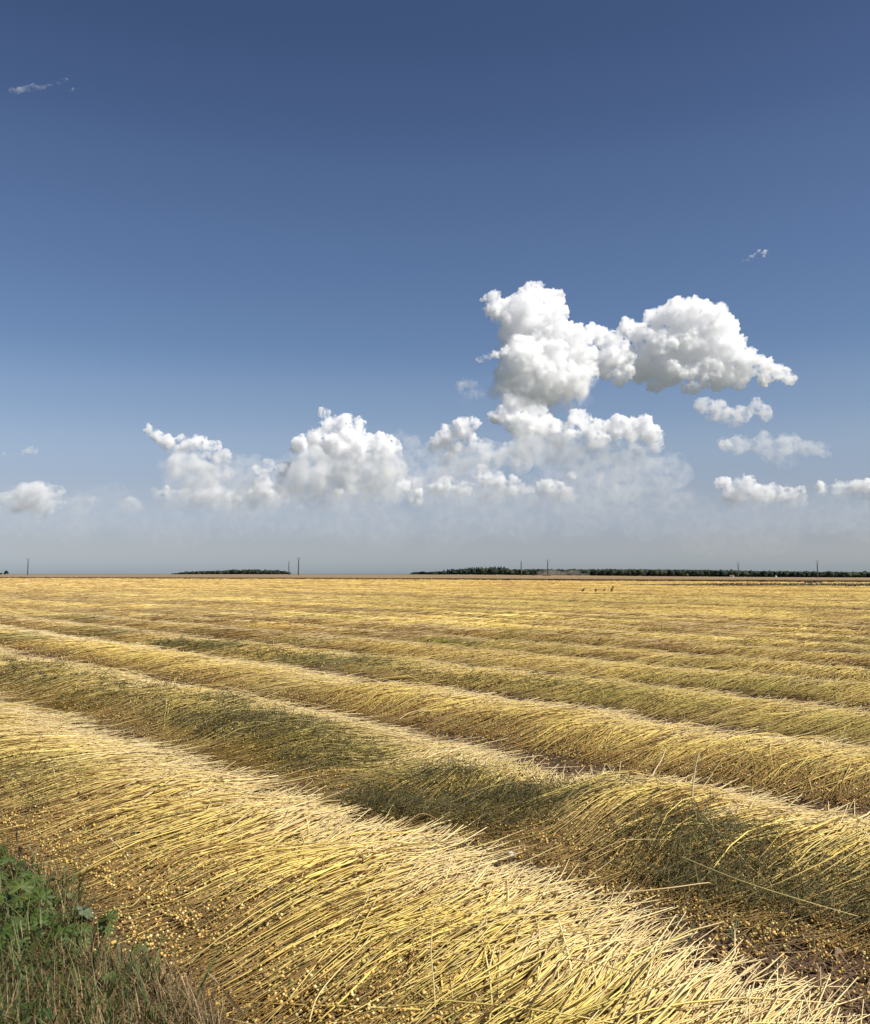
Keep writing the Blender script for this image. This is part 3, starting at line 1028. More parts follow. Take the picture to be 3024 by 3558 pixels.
# ------------------------------------------------------------------ standing wheat beyond the flax
WH = 0.34
M_WHEAT = mat_attr('wheat', rough=0.85, spec=0.1, noise_scale=1.2, noise_amt=0.25)
xs = np.concatenate([np.linspace(-900, -330, 30), np.linspace(-320, 220, 260), np.linspace(225, 900, 30)])
depth = np.array([0, 0.3, 0.8, 1.6, 3, 6, 10, 16, 25, 40, 60, 90, 130, 180, 250, 340, 450, 600, 800, 1000, 1250.0])
ex = np.repeat(xs[:, None], len(depth), 1)
ey = edge_y(np.clip(xs, -400, 160))
ey = np.where(xs < -400, 445 + (-400 - xs) * 0.2, ey)
ey = np.where(xs > 160, 60.0, ey)[:, None] + 0.5 * vnoise(xs * 0.15, seed=91)[:, None] + depth[None]
ez = terrain(ex, ey) + WH * sstep(-0.1, 0.7, depth)[None] ** 0.4 + 0.05 * vnoise(ex * 0.8, ey * 0.8, seed=92)
ez[:, 0] = terrain(ex[:, 0], ey[:, 0]) - 0.02
front = np.stack([ex[:, 0], ey[:, 0] + 0.02, ez[:, 1] * 0 + terrain(ex[:, 0], ey[:, 0]) + WH * 0.93], -1)
ex[:, 1], ey[:, 1], ez[:, 1] = front[:, 0], front[:, 1], front[:, 2]
a, b = ex.shape
i0 = (np.arange(a - 1)[:, None] * b + np.arange(b - 1)[None]).ravel()
wq = np.stack([i0, i0 + b, i0 + b + 1, i0 + 1], -1)
wcol = np.zeros((a, b, 3)) + np.array([0.27, 0.19, 0.105])
wcol *= (1 + 0.12 * vnoise(ex * 0.02, ey * 0.006, seed=93))[..., None]
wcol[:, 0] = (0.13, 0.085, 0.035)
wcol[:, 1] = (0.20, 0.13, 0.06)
wheat = link('wheat_crop', mesh_np('wheat_crop', np.stack([ex, ey, ez], -1), wq, wcol.reshape(-1, 3), M_WHEAT))
tag(wheat, 'brown standing wheat beyond the far edge of the flax', 'wheat crop', kind='stuff')
g = np.random.default_rng(31)
n = 6000
sx = g.uniform(-180, 110, n)
sy = edge_y(sx) + 0.5 * vnoise(sx * 0.15, seed=91) - 0.25 + 1.6 * g.random(n) ** 1.5
sz = terrain(sx, sy)
hh = WH * (0.85 + 0.3 * g.random(n))
t = np.array([0, 0.6, 1.0])[None]
P = np.stack([sx[:, None] + 0.06 * g.standard_normal((n, 1)) * t ** 2, sy[:, None] + 0.06 * g.standard_normal((n, 1)) * t ** 2, sz[:, None] + hh[:, None] * t], -1)
d = np.hypot(sx, sy)[:, None]
R = 0.0002 * d * np.ones((n, 3))
cl = np.stack([np.tile([0.14, 0.09, 0.035], (n, 1)), np.tile([0.24, 0.16, 0.075], (n, 1)), np.tile([0.42, 0.30, 0.165], (n, 1))], 1) * (0.7 + 0.6 * g.random(n))[:, None, None]
V, Q, C = tubes(P, R, cl, 3)
tag(link('stalks', mesh_np('stalks', V, Q, C, M_STRAW), wheat), kind='stuff')

# dark strip of weeds left standing in the flax on the right
n = 3500
tt = g.random(n)
sx = 18 + 40 * tt
sy = 90 - 12.5 * tt + g.normal(0, 0.9, n)
P = np.stack([sx[:, None] + 0.1 * g.standard_normal((n, 1)) * t, sy[:, None] + 0.1 * g.standard_normal((n, 1)) * t,
              terrain(sx, sy)[:, None] + (0.1 + 0.2 * g.random((n, 1)) * sstep(0, 0.25, tt)[:, None]) * t], -1)
R = 0.0006 * np.hypot(sx, sy)[:, None] * np.array([[1.0, 0.8, 0.3]])
cl = np.array([(0.10, 0.075, 0.03), (0.14, 0.115, 0.04), (0.17, 0.12, 0.05)])[g.integers(0, 3, n)]
V, Q, C = tubes(P, R, np.repeat(cl[:, None], 3, 1), 3)
tag(link('weed_strip', mesh_np('weed_strip', V, Q, C, M_STRAW)), 'dark strip of low weeds across the far right of the flax', 'weed strip', kind='stuff')

# ------------------------------------------------------------------ woods on the horizon
def lump_trees(xy, hs, ws, cols, conifer=None, seed=0):
    g = np.random.default_rng(seed)
    Vs, Fs, Cs, off = [], [], [], 0
    for i, (x, y) in enumerate(xy):
        z0 = float(terrain(np.array(x), np.array(y))) + (-(y - 1400) * 0.0001 if y > 1400 else 0)
        h, w = hs[i], ws[i]
        if conifer is not None and conifer[i]:
            parts = [(0, 0, h * (0.25 + 0.2 * q), w * (0.5 - 0.11 * q), h * 0.22) for q in range(4)]
        else:
            parts = [(0, 0, h * 0.5, w * 0.5, h * 0.48)]
            for q in range(5):
                a = g.uniform(0, 2 * math.pi)
                parts.append((math.cos(a) * w * 0.3, math.sin(a) * w * 0.3, h * g.uniform(0.35, 0.82), w * g.uniform(0.2, 0.32), h * g.uniform(0.14, 0.24)))
        for (dx, dy, dz, rw, rh) in parts:
            nz = 1 + 0.25 * g.standard_normal((len(BV0), 1))
            V = BV0 * nz * np.array([rw, rw, rh]) + np.array([x + dx, y + dy, z0 + dz])
            Vs.append(V)
            Fs.append(BF0 + off)
            off += len(V)
            c = np.array(cols[i]) * g.uniform(0.75, 1.3)
            Cs.append(np.tile(c, (len(V), 1)) * (0.8 + 0.4 * g.random((len(V), 1))))
    return np.concatenate(Vs), np.concatenate(Fs), np.concatenate(Cs)


def x_at(px, d):
    return (px - 1512) / F * d


DK = [(0.026, 0.036, 0.026), (0.032, 0.045, 0.028), (0.022, 0.031, 0.025), (0.042, 0.052, 0.03)]  # dark foliage greens, lightened so distance haze is in the colour
g = np.random.default_rng(5)
xy, hs, ws, cs, cf = [], [], [], [], []
prof = [(600, 2), (640, 7), (700, 10), (770, 12), (800, 14), (860, 15.5), (920, 14), (960, 12), (990, 10.5), (1010, 4)]
for px in np.arange(606, 1006, 4.0):
    for r in range(2):
        d = 1850 + 25 * r + g.uniform(-8, 8)
        top = np.interp(px, *zip(*prof)) + g.normal(0, 1.3)
        xy.append((x_at(px + g.uniform(-2, 2), d), d))
        hs.append(max(2.0, top / F * d + 0.4))
        ws.append(g.uniform(7, 12))
        cs.append(DK[g.integers(0, 4)])
V, Fq, C = lump_trees(xy, hs, ws, cs, seed=1)
tag(link('wood', mesh_np('wood', V, Fq, C, M_TREE)), 'small dark copse on the horizon left of the middle', 'wood', kind='stuff')

xy, hs, ws, cs, cf = [], [], [], [], []
topy = [(1434, 1996), (1445, 1988), (1490, 1988), (1540, 1985), (1570, 1981), (1610, 1977), (1680, 1974), (1750, 1973), (1762, 1979), (2000, 1979), (2150, 1979), (2330, 1979), (2470, 1981), (2600, 1984), (2780, 1986), (3024, 1988), (3400, 1990)]
for px in np.arange(1437, 3300, 4.2):
    for r in range(2):
        d = 1500 + 22 * r + g.uniform(-8, 8)
        x = x_at(px + g.uniform(-2, 2), d)
        ty = np.interp(px, *zip(*topy)) + g.normal(0, 0.8)
        zt = EYE + (1994 - ty) / F * d
        z0 = float(terrain(np.array(x), np.array(d))) - 10e-3
        con = 1540 < px < 1755 and g.random() < 0.55
        xy.append((x, d))
        hs.append(max(2.5, zt - z0 + (1.6 if con else 0)))
        ws.append(4.0 if con else g.uniform(8, 14))
        cs.append((0.014, 0.022, 0.016) if con else DK[g.integers(0, 4)])
        cf.append(con)
V, Fq, C = lump_trees(xy, hs, ws, cs, cf, seed=2)
tag(link('wood', mesh_np('wood', V, Fq, C, M_TREE)), 'long dark wood along the horizon on the right', 'wood', kind='stuff')


def lone_tree(label, px, w_px, h_px, d, col, seed, cat='tree', name='tree'):
    x = x_at(px, d)
    z0 = float(terrain(np.array(x), np.array(d)))
    root = empty(name, (x, d, z0))
    tag(root, label, cat)
    w, h = w_px / F * d, h_px / F * d
    g = np.random.default_rng(seed)
    Vs, Fs, Cs, off = [], [], [], 0
    for q in range(9):
        a, rr = g.uniform(0, 6.28), g.uniform(0, 0.32) * w
        zz = h * g.uniform(0.3, 0.8)
        k = 1 - 0.5 * abs(zz / h - 0.4)
        V = ICO2 * (1 + 0.18 * g.standard_normal((len(ICO2), 1))) * np.array([w * 0.24 * k, w * 0.24 * k, h * 0.2]) + np.array([math.cos(a) * rr, math.sin(a) * rr, zz])
        Vs.append(V)
        Fs.append(ICO2F + off)
        off += len(V)
        Cs.append(np.tile(np.array(col) * g.uniform(0.7, 1.3), (len(V), 1)))
    link('crown', mesh_np('crown', np.concatenate(Vs), np.concatenate(Fs), np.concatenate(Cs), M_TREE), root)
    P = np.array([[(0, 0, -0.1), (0.02 * w, 0, h * 0.3), (0, 0.02 * w, h * 0.6)]])
    V, Q, C = tubes(P, np.array([[0.05, 0.04, 0.02]]) * w, np.tile(np.array([0.06, 0.045, 0.03]), (1, 3, 1)), 6)
    link('trunk', mesh_np('trunk', V, Q, C, M_TREE), root)


lone_tree('dark lopsided tree alone on the horizon at the far left', 24, 17, 16, 1150, (0.02, 0.03, 0.02), 3)
lone_tree('low dark bush on the horizon at the left edge', 5, 12, 7, 1180, (0.02, 0.03, 0.02), 4, 'bush', 'bush')
lone_tree('pale green bush at the foot of the long wood', 2385, 15, 11, 1380, (0.10, 0.12, 0.06), 5, 'bush', 'bush')

# two small white buildings and a dome in front of the wood
M_WHITE = mat_plain('white_paint', (0.42, 0.41, 0.39), 0.8)
M_ROOF = mat_plain('roof_tiles', (0.20, 0.13, 0.10), 0.9)


def small_house(label, px, d, w, h):
    x = x_at(px, d)
    z0 = float(terrain(np.array(x), np.array(d)))
    root = empty('house', (x, d, z0))
    tag(root, label, 'house')
    v = np.array([(-w, -2, 0), (w, -2, 0), (w, 2, 0), (-w, 2, 0), (-w, -2, h), (w, -2, h), (w, 2, h), (-w, 2, h), (-w, 0, h * 1.4), (w, 0, h * 1.4)], float)
    link('wall', mesh_np('wall', v, [np.array([(0, 1, 5, 4), (1, 2, 6, 5), (2, 3, 7, 6), (3, 0, 4, 7)]), np.array([(4, 7, 8), (5, 9, 6)])], mat=M_WHITE, smooth=False), root)
    e = 0.3
    rv = np.array([(-w - e, -2 - e, h - 0.1), (w + e, -2 - e, h - 0.1), (w + e, 0, h * 1.4 + 0.05), (-w - e, 0, h * 1.4 + 0.05), (-w - e, 2 + e, h - 0.1), (w + e, 2 + e, h - 0.1)], float)
    link('roof', mesh_np('roof', rv, np.array([(0, 1, 2, 3), (3, 2, 5, 4)]), mat=M_ROOF, smooth=False), root)
    dv = np.array([(-0.5, -2.03, 0.3), (0.5, -2.03, 0.3), (0.5, -2.03, 2.0), (-0.5, -2.03, 2.0)], float)
    link('door', mesh_np('door', dv, np.array([(0, 1, 2, 3)]), mat=M_ROOF, smooth=False), root)


small_house('small pale building in front of the long wood', 2541, 1250, 2.6, 1.9)
x = x_at(2694, 1230)
z0 = float(terrain(np.array(x), np.array(1230.0)))
dv = np.array([(1.6 * math.cos(a) * math.cos(e), 1.6 * math.sin(a) * math.cos(e), 2.6 * math.sin(e)) for e in (0, 0.4, 0.8, 1.2, 1.5) for a in np.linspace(0, 2 * math.pi, 13)[:-1]])
dq = np.array([(r * 12 + q, r * 12 + (q + 1) % 12, (r + 1) * 12 + (q + 1) % 12, (r + 1) * 12 + q) for r in range(4) for q in range(12)])
tank = link('storage_dome', mesh_np('storage_dome', dv, dq, mat=M_WHITE))
tank.location = (x, 1230, z0)
tag(tank, 'tiny white dome in front of the long wood', 'dome')

# ------------------------------------------------------------------ power poles
M_POLE = mat_plain('weathered_pole', (0.085, 0.075, 0.062), 0.9, noise_scale=1.5)
M_STEEL = mat_plain('galvanised_steel', (0.16, 0.165, 0.17), 0.6, 0.4)
M_GLASS = mat_plain('insulator_glass', (0.25, 0.27, 0.26), 0.3, 0.5)


def pole(label, px, ytop, height, kind, yaw, lean=0.0):
    lo, hi = 200.0, 1400.0
    for _ in range(50):
        d = 0.5 * (lo + hi)
        x = x_at(px, d)
        ztop = EYE + (1994 - ytop) / F * d
        if ztop - float(terrain(np.array(x), np.array(d))) < height:
            lo = d
        else:
            hi = d
    z0 = float(terrain(np.array(x), np.array(d)))
    root = empty('utility_pole', (x, d, z0))
    root.rotation_euler = (0, lean, yaw)
    tag(root, label, 'power pole', 'power poles along the horizon')
    ph = height * 0.93 if kind == 'arch' else height * 0.9
    P = np.array([[(0, 0, -0.2), (0, 0, ph * 0.5), (0, 0, ph)]], float)
    V, Q, C = tubes(P, np.array([[0.36, 0.31, 0.25]]), np.ones((1, 3, 3)), 10)
    link('pole', mesh_np('pole', V, Q, mat=M_POLE), root)
    if kind == 'arch':
        w = 1.45
        pts = [(-w, 0, ph - 0.05), (-w * 0.7, 0, ph + 0.35), (-w * 0.3, 0, ph + 0.6), (0, 0, ph + 0.68), (w * 0.3, 0, ph + 0.6), (w * 0.7, 0, ph + 0.35), (w, 0, ph - 0.05)]
        ins = [(-w, 0, ph - 0.05), (0, 0, ph + 0.2), (w, 0, ph - 0.05)]
        brace = [[(0, 0, ph - 0.4), (0, 0, ph + 0.68)]]
    else:
        w = 0.8
        pts = [(w * math.sin(a), 0, ph + 0.75 + 0.85 * math.cos(a)) for a in np.linspace(-2.6, 2.6, 11)]
        ins = [(-w * 0.9, 0, ph + 0.6), (w * 0.9, 0, ph + 0.95), (0, 0, ph + 1.6)]
        brace = [[(0, 0, ph - 0.5), (0, 0, ph + 1.5)], [(-w * 0.9, 0, ph + 0.6), (w * 0.9, 0, ph + 0.95)]]
    P = np.array([pts], float)
    V, Q, C = tubes(P, np.full((1, len(pts)), 0.10), np.ones((1, len(pts), 3)), 6)
    arm = link('crossarm', mesh_np('crossarm', V, Q, mat=M_STEEL), root)
    for bpts in brace:
        V, Q, C = tubes(np.array([bpts], float), np.full((1, 2), 0.06), np.ones((1, 2, 3)), 6)
        link('brace', mesh_np('brace', V, Q, mat=M_STEEL), arm)
    for (ix, iy, iz) in ins:
        P = np.array([[(ix, iy, iz), (ix, iy, iz - 0.12), (ix, iy, iz - 0.24), (ix, iy, iz - 0.36), (ix, iy, iz - 0.5)]], float)
        V, Q, C = tubes(P, np.array([[0.04, 0.13, 0.06, 0.13, 0.05]]), np.ones((1, 5, 3)), 8)
        link('insulator', mesh_np('insulator', V, Q, mat=M_GLASS), root)


pole('power pole near the dark lopsided tree at the far left', 99, 1943, 10.5, 'cage', 0.3, 0.01)
pole('shorter, farther power pole beside the right end of the copse', 1005, 1951, 10.5, 'cage', 0.5)
pole('tall power pole with arched crossarm just right of the copse', 1038, 1937, 10.5, 'arch', 0.1, 0.018)
pole('thin power pole with a narrow head before the left end of the long wood', 1811, 1947, 10.5, 'cage', 1.35)
pole('power pole with arched crossarm standing in the dust by the bales', 1903, 1945, 10.5, 'arch', -0.1, 0.004)
pole('power pole with wide arched crossarm before the middle of the long wood', 2564, 1955, 10.5, 'arch', 0.0)
pole('rightmost power pole, with an oval head, above the long wood', 2839, 1950, 10.5, 'cage', 0.2, -0.008)

# ------------------------------------------------------------------ straw bales and dust in the wheat
M_BALE = mat_attr('bale', rough=0.95, spec=0.05, noise_scale=6, noise_amt=0.35)


def bale(px, d, w, h, dpt, label, col=(0.17, 0.13, 0.075)):
    x = x_at(px, d)
    z0 = float(terrain(np.array(x), np.array(d)))
    m = 5
    V = []
    e = 0.82
    for zz, s_ in ((0, e), (0.12, 1), (0.5, 1), (0.88, 1), (1.0, e)):
        for (sx, sy) in ((-1, -0.8), (-0.8, -1), (0.8, -1), (1, -0.8), (1, 0.8), (0.8, 1), (-0.8, 1), (-1, 0.8)):
            V.append((sx * w / 2 * s_, sy * dpt / 2 * s_, zz * h))
    V = np.array(V) + 0.02 * np.random.default_rng(int(px)).standard_normal((40, 3))
    q = np.array([(r * 8 + i, r * 8 + (i + 1) % 8, r * 8 + 8 + (i + 1) % 8, r * 8 + 8 + i) for r in range(4) for i in range(8)])
    me = bpy.data.meshes.new('straw_bale')
    me.from_pydata([tuple(v) for v in V], [], [tuple(int(k) for k in f) for f in q] + [tuple(range(32, 40))])
    a = me.color_attributes.new('Col', 'FLOAT_COLOR', 'POINT')
    a.data.foreach_set('color', np.tile(np.array([*col, 1.0], dtype=f32), 40))
    me.materials.append(M_BALE)
    o = link('straw_bale', me)
    o.location = (x, d, z0)
    tag(o, label, 'bale', 'bales lying in the wheat field')


bale(1853, 560, 1.1, 1.0, 1.2, 'single dark bale left of the dusty power pole')
for i, px in enumerate((1886.5, 1893, 1899.5, 1906, 1911)):
    bale(px, 560 + 0.3 * i, 1.08 if i < 4 else 0.8, 0.98 + 0.05 * (i % 2), 1.2, ('leftmost', 'second from the left', 'middle', 'second from the right', 'rightmost')[i] + ' bale of five in a row by the dusty pole', (0.17 + 0.01 * (i % 3), 0.125, 0.07))

g = np.random.default_rng(8)
Vs, Fs, off = [], [], 0
for i in range(26):
    px = g.choice([1900, 1925, 1960, 1990, 2010, 1830]) + g.normal() * 12
    d = 655 + g.normal() * 3
    r = g.uniform(1.0, 2.6)
    c = np.array([x_at(px, d), d, float(terrain(np.array(x_at(px, d)), np.array(d))) + g.uniform(0.8, 2.6)])
    V = ICO2 * (1 + 0.12 * g.standard_normal((len(ICO2), 1))) * np.array([r * 1.8, r, r * 0.9]) + c
    Vs.append(V)
    Fs.append(ICO2F + off)
    off += len(V)
dust = link('dust', mesh_np('dust', np.concatenate(Vs), np.concatenate(Fs), mat=mat_volume('dust', 0.05, (0.86, 0.80, 0.70))))
tag(dust, 'thin pale dust hanging before the wood behind the row of bales', 'dust', kind='stuff')

# heap at the far right edge of the flax
heap = empty('rubble_heap', tuple(on_plane(2828, 2026)))
tag(heap, 'low dark rubble heap with one white piece at the far right edge', 'heap')
M_RUB = mat_plain('dark_rubble', (0.05, 0.04, 0.035), 0.95)
for i, (dx, dz, r, m) in enumerate([(-0.95, 0.1, 0.2, 0), (-0.65, 0.12, 0.28, 0), (-0.3, 0.1, 0.2, 0), (0.0, 0.07, 0.12, 1), (0.25, 0.12, 0.24, 0), (0.5, 0.14, 0.27, 0), (0.75, 0.1, 0.18, 0), (1.0, 0.08, 0.15, 0)]):
    V = ICO1 * (1 + 0.2 * g.standard_normal((len(ICO1), 1))) * np.array([r, r, r * 0.8])
    o = link('lump', mesh_np('lump', V, ICO1F, mat=M_WHITE if m else M_RUB, smooth=False), heap)
    o.location = (dx, 0.2 * (i % 2), dz)
    if m:
        tag(o, 'white piece in the dark heap')

# ------------------------------------------------------------------ weeds standing in the flax
M_WEED = mat_attr('weed', rough=0.7, spec=0.2)


def tall_weed(label, px, py, h_px, lean, bushy, seed, cat='weed', name='tall_weed', col=(0.17, 0.135, 0.04)):
    g = np.random.default_rng(seed)
    p = on_plane(px, py)
    d = p.y
    h = h_px / F * d
    root = empty(name, p)
    tag(root, label, cat, 'weeds and stalks standing in the far flax')
    w = 0.00042 * d
    j = 6
    t = np.linspace(0, 1, j)
    P = np.stack([lean * h * t ** 1.3, 0.05 * h * np.sin(t * 3), h * t], -1)[None]
    V, Q, C = tubes(P, (w * (1 - 0.6 * t))[None], np.tile(np.array(col), (1, j, 1)), 4)
    link('stem', mesh_np('stem', V, Q, C, M_WEED), root)
    if bushy:
        n = bushy
        q = g.random(n) * 0.75
        b0 = np.stack([lean * h * q ** 1.3, 0 * q, h * q], -1)
        dirs = np.stack([g.standard_normal(n), g.standard_normal(n), 0.6 + 0.5 * g.random(n)], -1)
        dirs *= (0.35 * h * (1 - 0.6 * q))[:, None] / np.linalg.norm(dirs, axis=1, keepdims=True)
        tt = np.array([0, 0.5, 1.0])[None, :, None]
        P = b0[:, None] + dirs[:, None] * tt
        V, Q, C = tubes(P, np.tile(w * np.array([0.8, 1.4, 0.3]), (n, 1)), np.repeat((np.array(col) * (0.7 + 0.7 * g.random((n, 1))))[:, None], 3, 1), 3)
        tag(link('leaves', mesh_np('leaves', V, Q, C, M_WEED), root), kind='stuff')


tall_weed('leaning dark weed, leftmost of four standing together in the far flax', 2024, 2059, 19, 0.55, 26, 1)
tall_weed('bushy weed, second from the left of four in the far flax', 2070, 2059, 16, 0.1, 60, 2)
tall_weed('thin leaning weed, third from the left of four in the far flax', 2100, 2058, 18, 0.35, 8, 3)
tall_weed('weed with a thin tall tip, rightmost of four in the far flax', 2124, 2059, 25, 0.45, 30, 4)
tall_weed('small dark weed near the far edge on the left', 208, 2036, 9, 0.1, 14, 5)
for i, (px, py, h, lab) in enumerate([
        (592, 2163, 14, 'dry stalk, left of two close together in the flax on the left'), (638, 2165, 16, 'dry stalk, right of two close together in the flax on the left'),
        (421, 2127, 14, 'lone dry stalk upright in the flax above the two close stalks'), (1172, 2136, 20, 'dry stalk upright in the middle of the flax'),
        (1292, 2110, 12, 'short dry stalk right of the middle stalk in the flax'), (1463, 2164, 16, 'dry stalk beside a dark brown furrow in the flax'),
        (2299, 2202, 38, 'tallest dry stalk, upright in the flax on the right')]):
    tall_weed(lab, px, py, h, 0.03, 3, 20 + i, 'stalk', 'dry_stalk', (0.22, 0.15, 0.05))
# ------------------------------------------------------------------ soil crumbs and straw bits between the swaths
g = np.random.default_rng(41)
n = 7500
k = np.where(g.random(n) < 0.5, 0, g.integers(0, 4, n))
lo = np.array([u_range(C_HEAD[q] + 1.2)[0] for q in range(4)])
hi = np.array([u_range(C_HEAD[q] + 1.2)[1] * 0.6 for q in range(4)])
u = lo[k] + (hi - lo)[k] * g.random(n) ** 2.0
s = WID[k] * 0.9 + 0.62 * g.random(n) - 0.08
x, y = to_world(k, u, s)
r = 0.004 + 0.012 * g.random(n) ** 3 + 0.0005 * np.hypot(x, y)
V = OV[None] * (1 + 0.25 * g.standard_normal((n, 6, 1))) * r[:, None, None] * np.array([1, 1, 0.65]) + np.stack([x, y, r * 0.3 + 0.006], -1)[:, None]
Fa = (OF[None] + (np.arange(n) * 6)[:, None, None]).reshape(-1, 3)
cl = np.array([(0.12, 0.075, 0.045), (0.17, 0.11, 0.068), (0.085, 0.055, 0.035), (0.24, 0.17, 0.10)])[g.integers(0, 4, n)]
tag(link('soil_crumbs', mesh_np('soil_crumbs', V.reshape(-1, 3), Fa, np.repeat(cl, 6, 0), M_SOIL, smooth=False)), 'crumbs of brown soil scattered between the swaths', 'soil crumbs', kind='stuff')

n = 8000
k = np.where(g.random(n) < 0.45, 0, g.integers(0, 4, n))
u = lo[k] + (hi - lo)[k] * g.random(n) ** 1.8
s = WID[k] * 0.85 + 0.75 * g.random(n) - 0.1
x, y = to_world(k, u, s)
th = g.random(n) * math.pi * 2
L = 0.03 + 0.10 * g.random(n) ** 2
t = np.linspace(-0.5, 0.5, 3)[None]
P = np.stack([x[:, None] + np.cos(th)[:, None] * L[:, None] * t, y[:, None] + np.sin(th)[:, None] * L[:, None] * t, 0.02 + 0.02 * g.random((n, 1)) + 0.01 * g.standard_normal((n, 1)) * t * 2], -1)
R = np.maximum(0.0011, 0.00030 * np.hypot(x, y))[:, None] * np.ones((1, 3))
cl = np.array([(0.36, 0.24, 0.10), (0.22, 0.14, 0.07), (0.50, 0.36, 0.17), (0.17, 0.11, 0.06)])[g.integers(0, 4, n)]
V, Q, C = tubes(P, R, np.repeat(cl[:, None], 3, 1), 3)
tag(link('straw_litter', mesh_np('straw_litter', V, Q, C, M_STRAW)), 'short bits of straw littering the soil between the swaths', 'straw litter', kind='stuff')

# ------------------------------------------------------------------ single stray stems
def stray(label, pts, r=0.0021, col=(0.66, 0.50, 0.19), name='stray_stem', boll=False, cat='stem'):
    pts = np.array([tuple(p) for p in pts], float)
    tt = np.linspace(0, len(pts) - 1, 14)
    # smooth Catmull-Rom through the points
    out = []
    for q in tt:
        i = min(int(q), len(pts) - 2)
        f = q - i
        p0, p1, p2, p3 = pts[max(i - 1, 0)], pts[i], pts[i + 1], pts[min(i + 2, len(pts) - 1)]
        out.append(0.5 * ((2 * p1) + (-p0 + p2) * f + (2 * p0 - 5 * p1 + 4 * p2 - p3) * f * f + (-p0 + 3 * p1 - 3 * p2 + p3) * f ** 3))
    P = np.array(out)[None]
    org = P[0, 0].copy()
    V, Q, C = tubes(P - org, (r * np.linspace(1.15, 0.6, 14))[None], np.tile(np.array(col), (1, 14, 1)), 5)
    o = link(name, mesh_np(name, V, Q, C, M_STRAW))
    o.location = org
    tag(o, label, cat, 'loose flax stems out of line with the swaths')


def sp(px, py, z):
    return on_plane(px, py, z)


_b = sp(2418, 2850, 0.10)
stray('pale thick stalk standing upright out of the second swath', [_b, _b + Vector((-0.012, 0.0, 0.09)), _b + Vector((0.004, 0.01, 0.20)), _b + Vector((0.022, 0.01, 0.275))], 0.0042, (0.80, 0.66, 0.36))
stray('long straight stem lying slantwise across the nearest swath', [sp(800, 3062, 0.13), sp(1100, 3120, 0.15), sp(1340, 3225, 0.15), sp(1490, 3284, 0.14), sp(1620, 3322, 0.12)], 0.0016, (0.62, 0.44, 0.19))
stray('thin dark stem lying just above the long slanting one', [sp(930, 3035, 0.12), sp(1250, 3130, 0.14), sp(1440, 3188, 0.12)], 0.0012, (0.42, 0.28, 0.13))
stray('bare stem arching over the soil between nearest and second swath', [sp(1985, 3118, 0.08), sp(2140, 3105, 0.10), sp(2330, 3085, 0.12), sp(2455, 3068, 0.12), sp(2475, 3074, 0.10)], 0.0021, (0.66, 0.48, 0.22))
stray('stem slanting down from the second swath on the right side', [sp(2370, 2978, 0.14), sp(2560, 3055, 0.15), sp(2760, 3120, 0.13), sp(2985, 3185, 0.09)], 0.0019, (0.56, 0.46, 0.17))
stray('pale stem rising slantwise between second and third swath', [sp(2262, 2704, 0.05), sp(2282, 2668, 0.07), sp(2300, 2640, 0.09), sp(2314, 2602, 0.11)], 0.0028, (0.70, 0.55, 0.34))
stray('pair-leaning stem end beside the upright pale stalk', [sp(2390, 2738, 0.05), sp(2402, 2715, 0.08), sp(2413, 2686, 0.10)], 0.0024, (0.68, 0.53, 0.30))
stray('curved yellow stem at the bottom middle of the nearest swath', [sp(1075, 3552, 0.05), sp(1100, 3470, 0.09), sp(1160, 3390, 0.12), sp(1250, 3300, 0.13), sp(1300, 3235, 0.12)], 0.0018, (0.70, 0.54, 0.22))
stray('tall thin brownish stem crossing the nearest swath near the bottom right', [sp(1515, 3555, 0.06), sp(1508, 3420, 0.13), sp(1498, 3290, 0.17), sp(1515, 3170, 0.19), sp(1560, 3105, 0.18)], 0.0016, (0.58, 0.44, 0.20))
stray('long pale stem reaching left from the nearest swath above the weeds', [sp(130, 2874, 0.05), sp(240, 2893, 0.06), sp(420, 2895, 0.08), sp(600, 2872, 0.10)], 0.0021, (0.72, 0.56, 0.24))
stray('stem hooking over the top of the third swath at the gap', [sp(1390, 2498, 0.05), sp(1430, 2475, 0.09), sp(1475, 2468, 0.10), sp(1540, 2478, 0.06)], 0.0026, (0.66, 0.5, 0.26))
for i in range(26):
    uu_ = g.uniform(0.2, 6.0)
    kq = int(g.integers(0, 3))
    sq = g.uniform(0.25, 0.95)
    xx, yy = to_world(np.array(kq), np.array(uu_), np.array(sq))
    zz = float(swath_z(np.array(kq), np.array(uu_), np.array(sq)))
    a = g.uniform(0, 2 * math.pi)
    L = g.uniform(0.25, 0.6)
    dx, dy = math.cos(a) * L, math.sin(a) * L
    c0 = Vector((float(xx), float(yy), zz + 0.01))
    stray('thin loose stem lying crosswise over the laid straw', [c0, c0 + Vector((dx * 0.35 + 0.03 * g.normal(), dy * 0.35, g.uniform(0.015, 0.05))), c0 + Vector((dx * 0.7, dy * 0.7 + 0.03 * g.normal(), g.uniform(0.02, 0.07))), c0 + Vector((dx, dy, g.uniform(0.0, 0.05)))],
          g.uniform(0.0012, 0.0019), [(0.62, 0.48, 0.2), (0.45, 0.38, 0.14), (0.42, 0.28, 0.12)][int(g.integers(0, 3))])

# ------------------------------------------------------------------ stones
M_STONE = mat_plain('pale_stone', (0.60, 0.54, 0.44), 0.9, noise_scale=30)


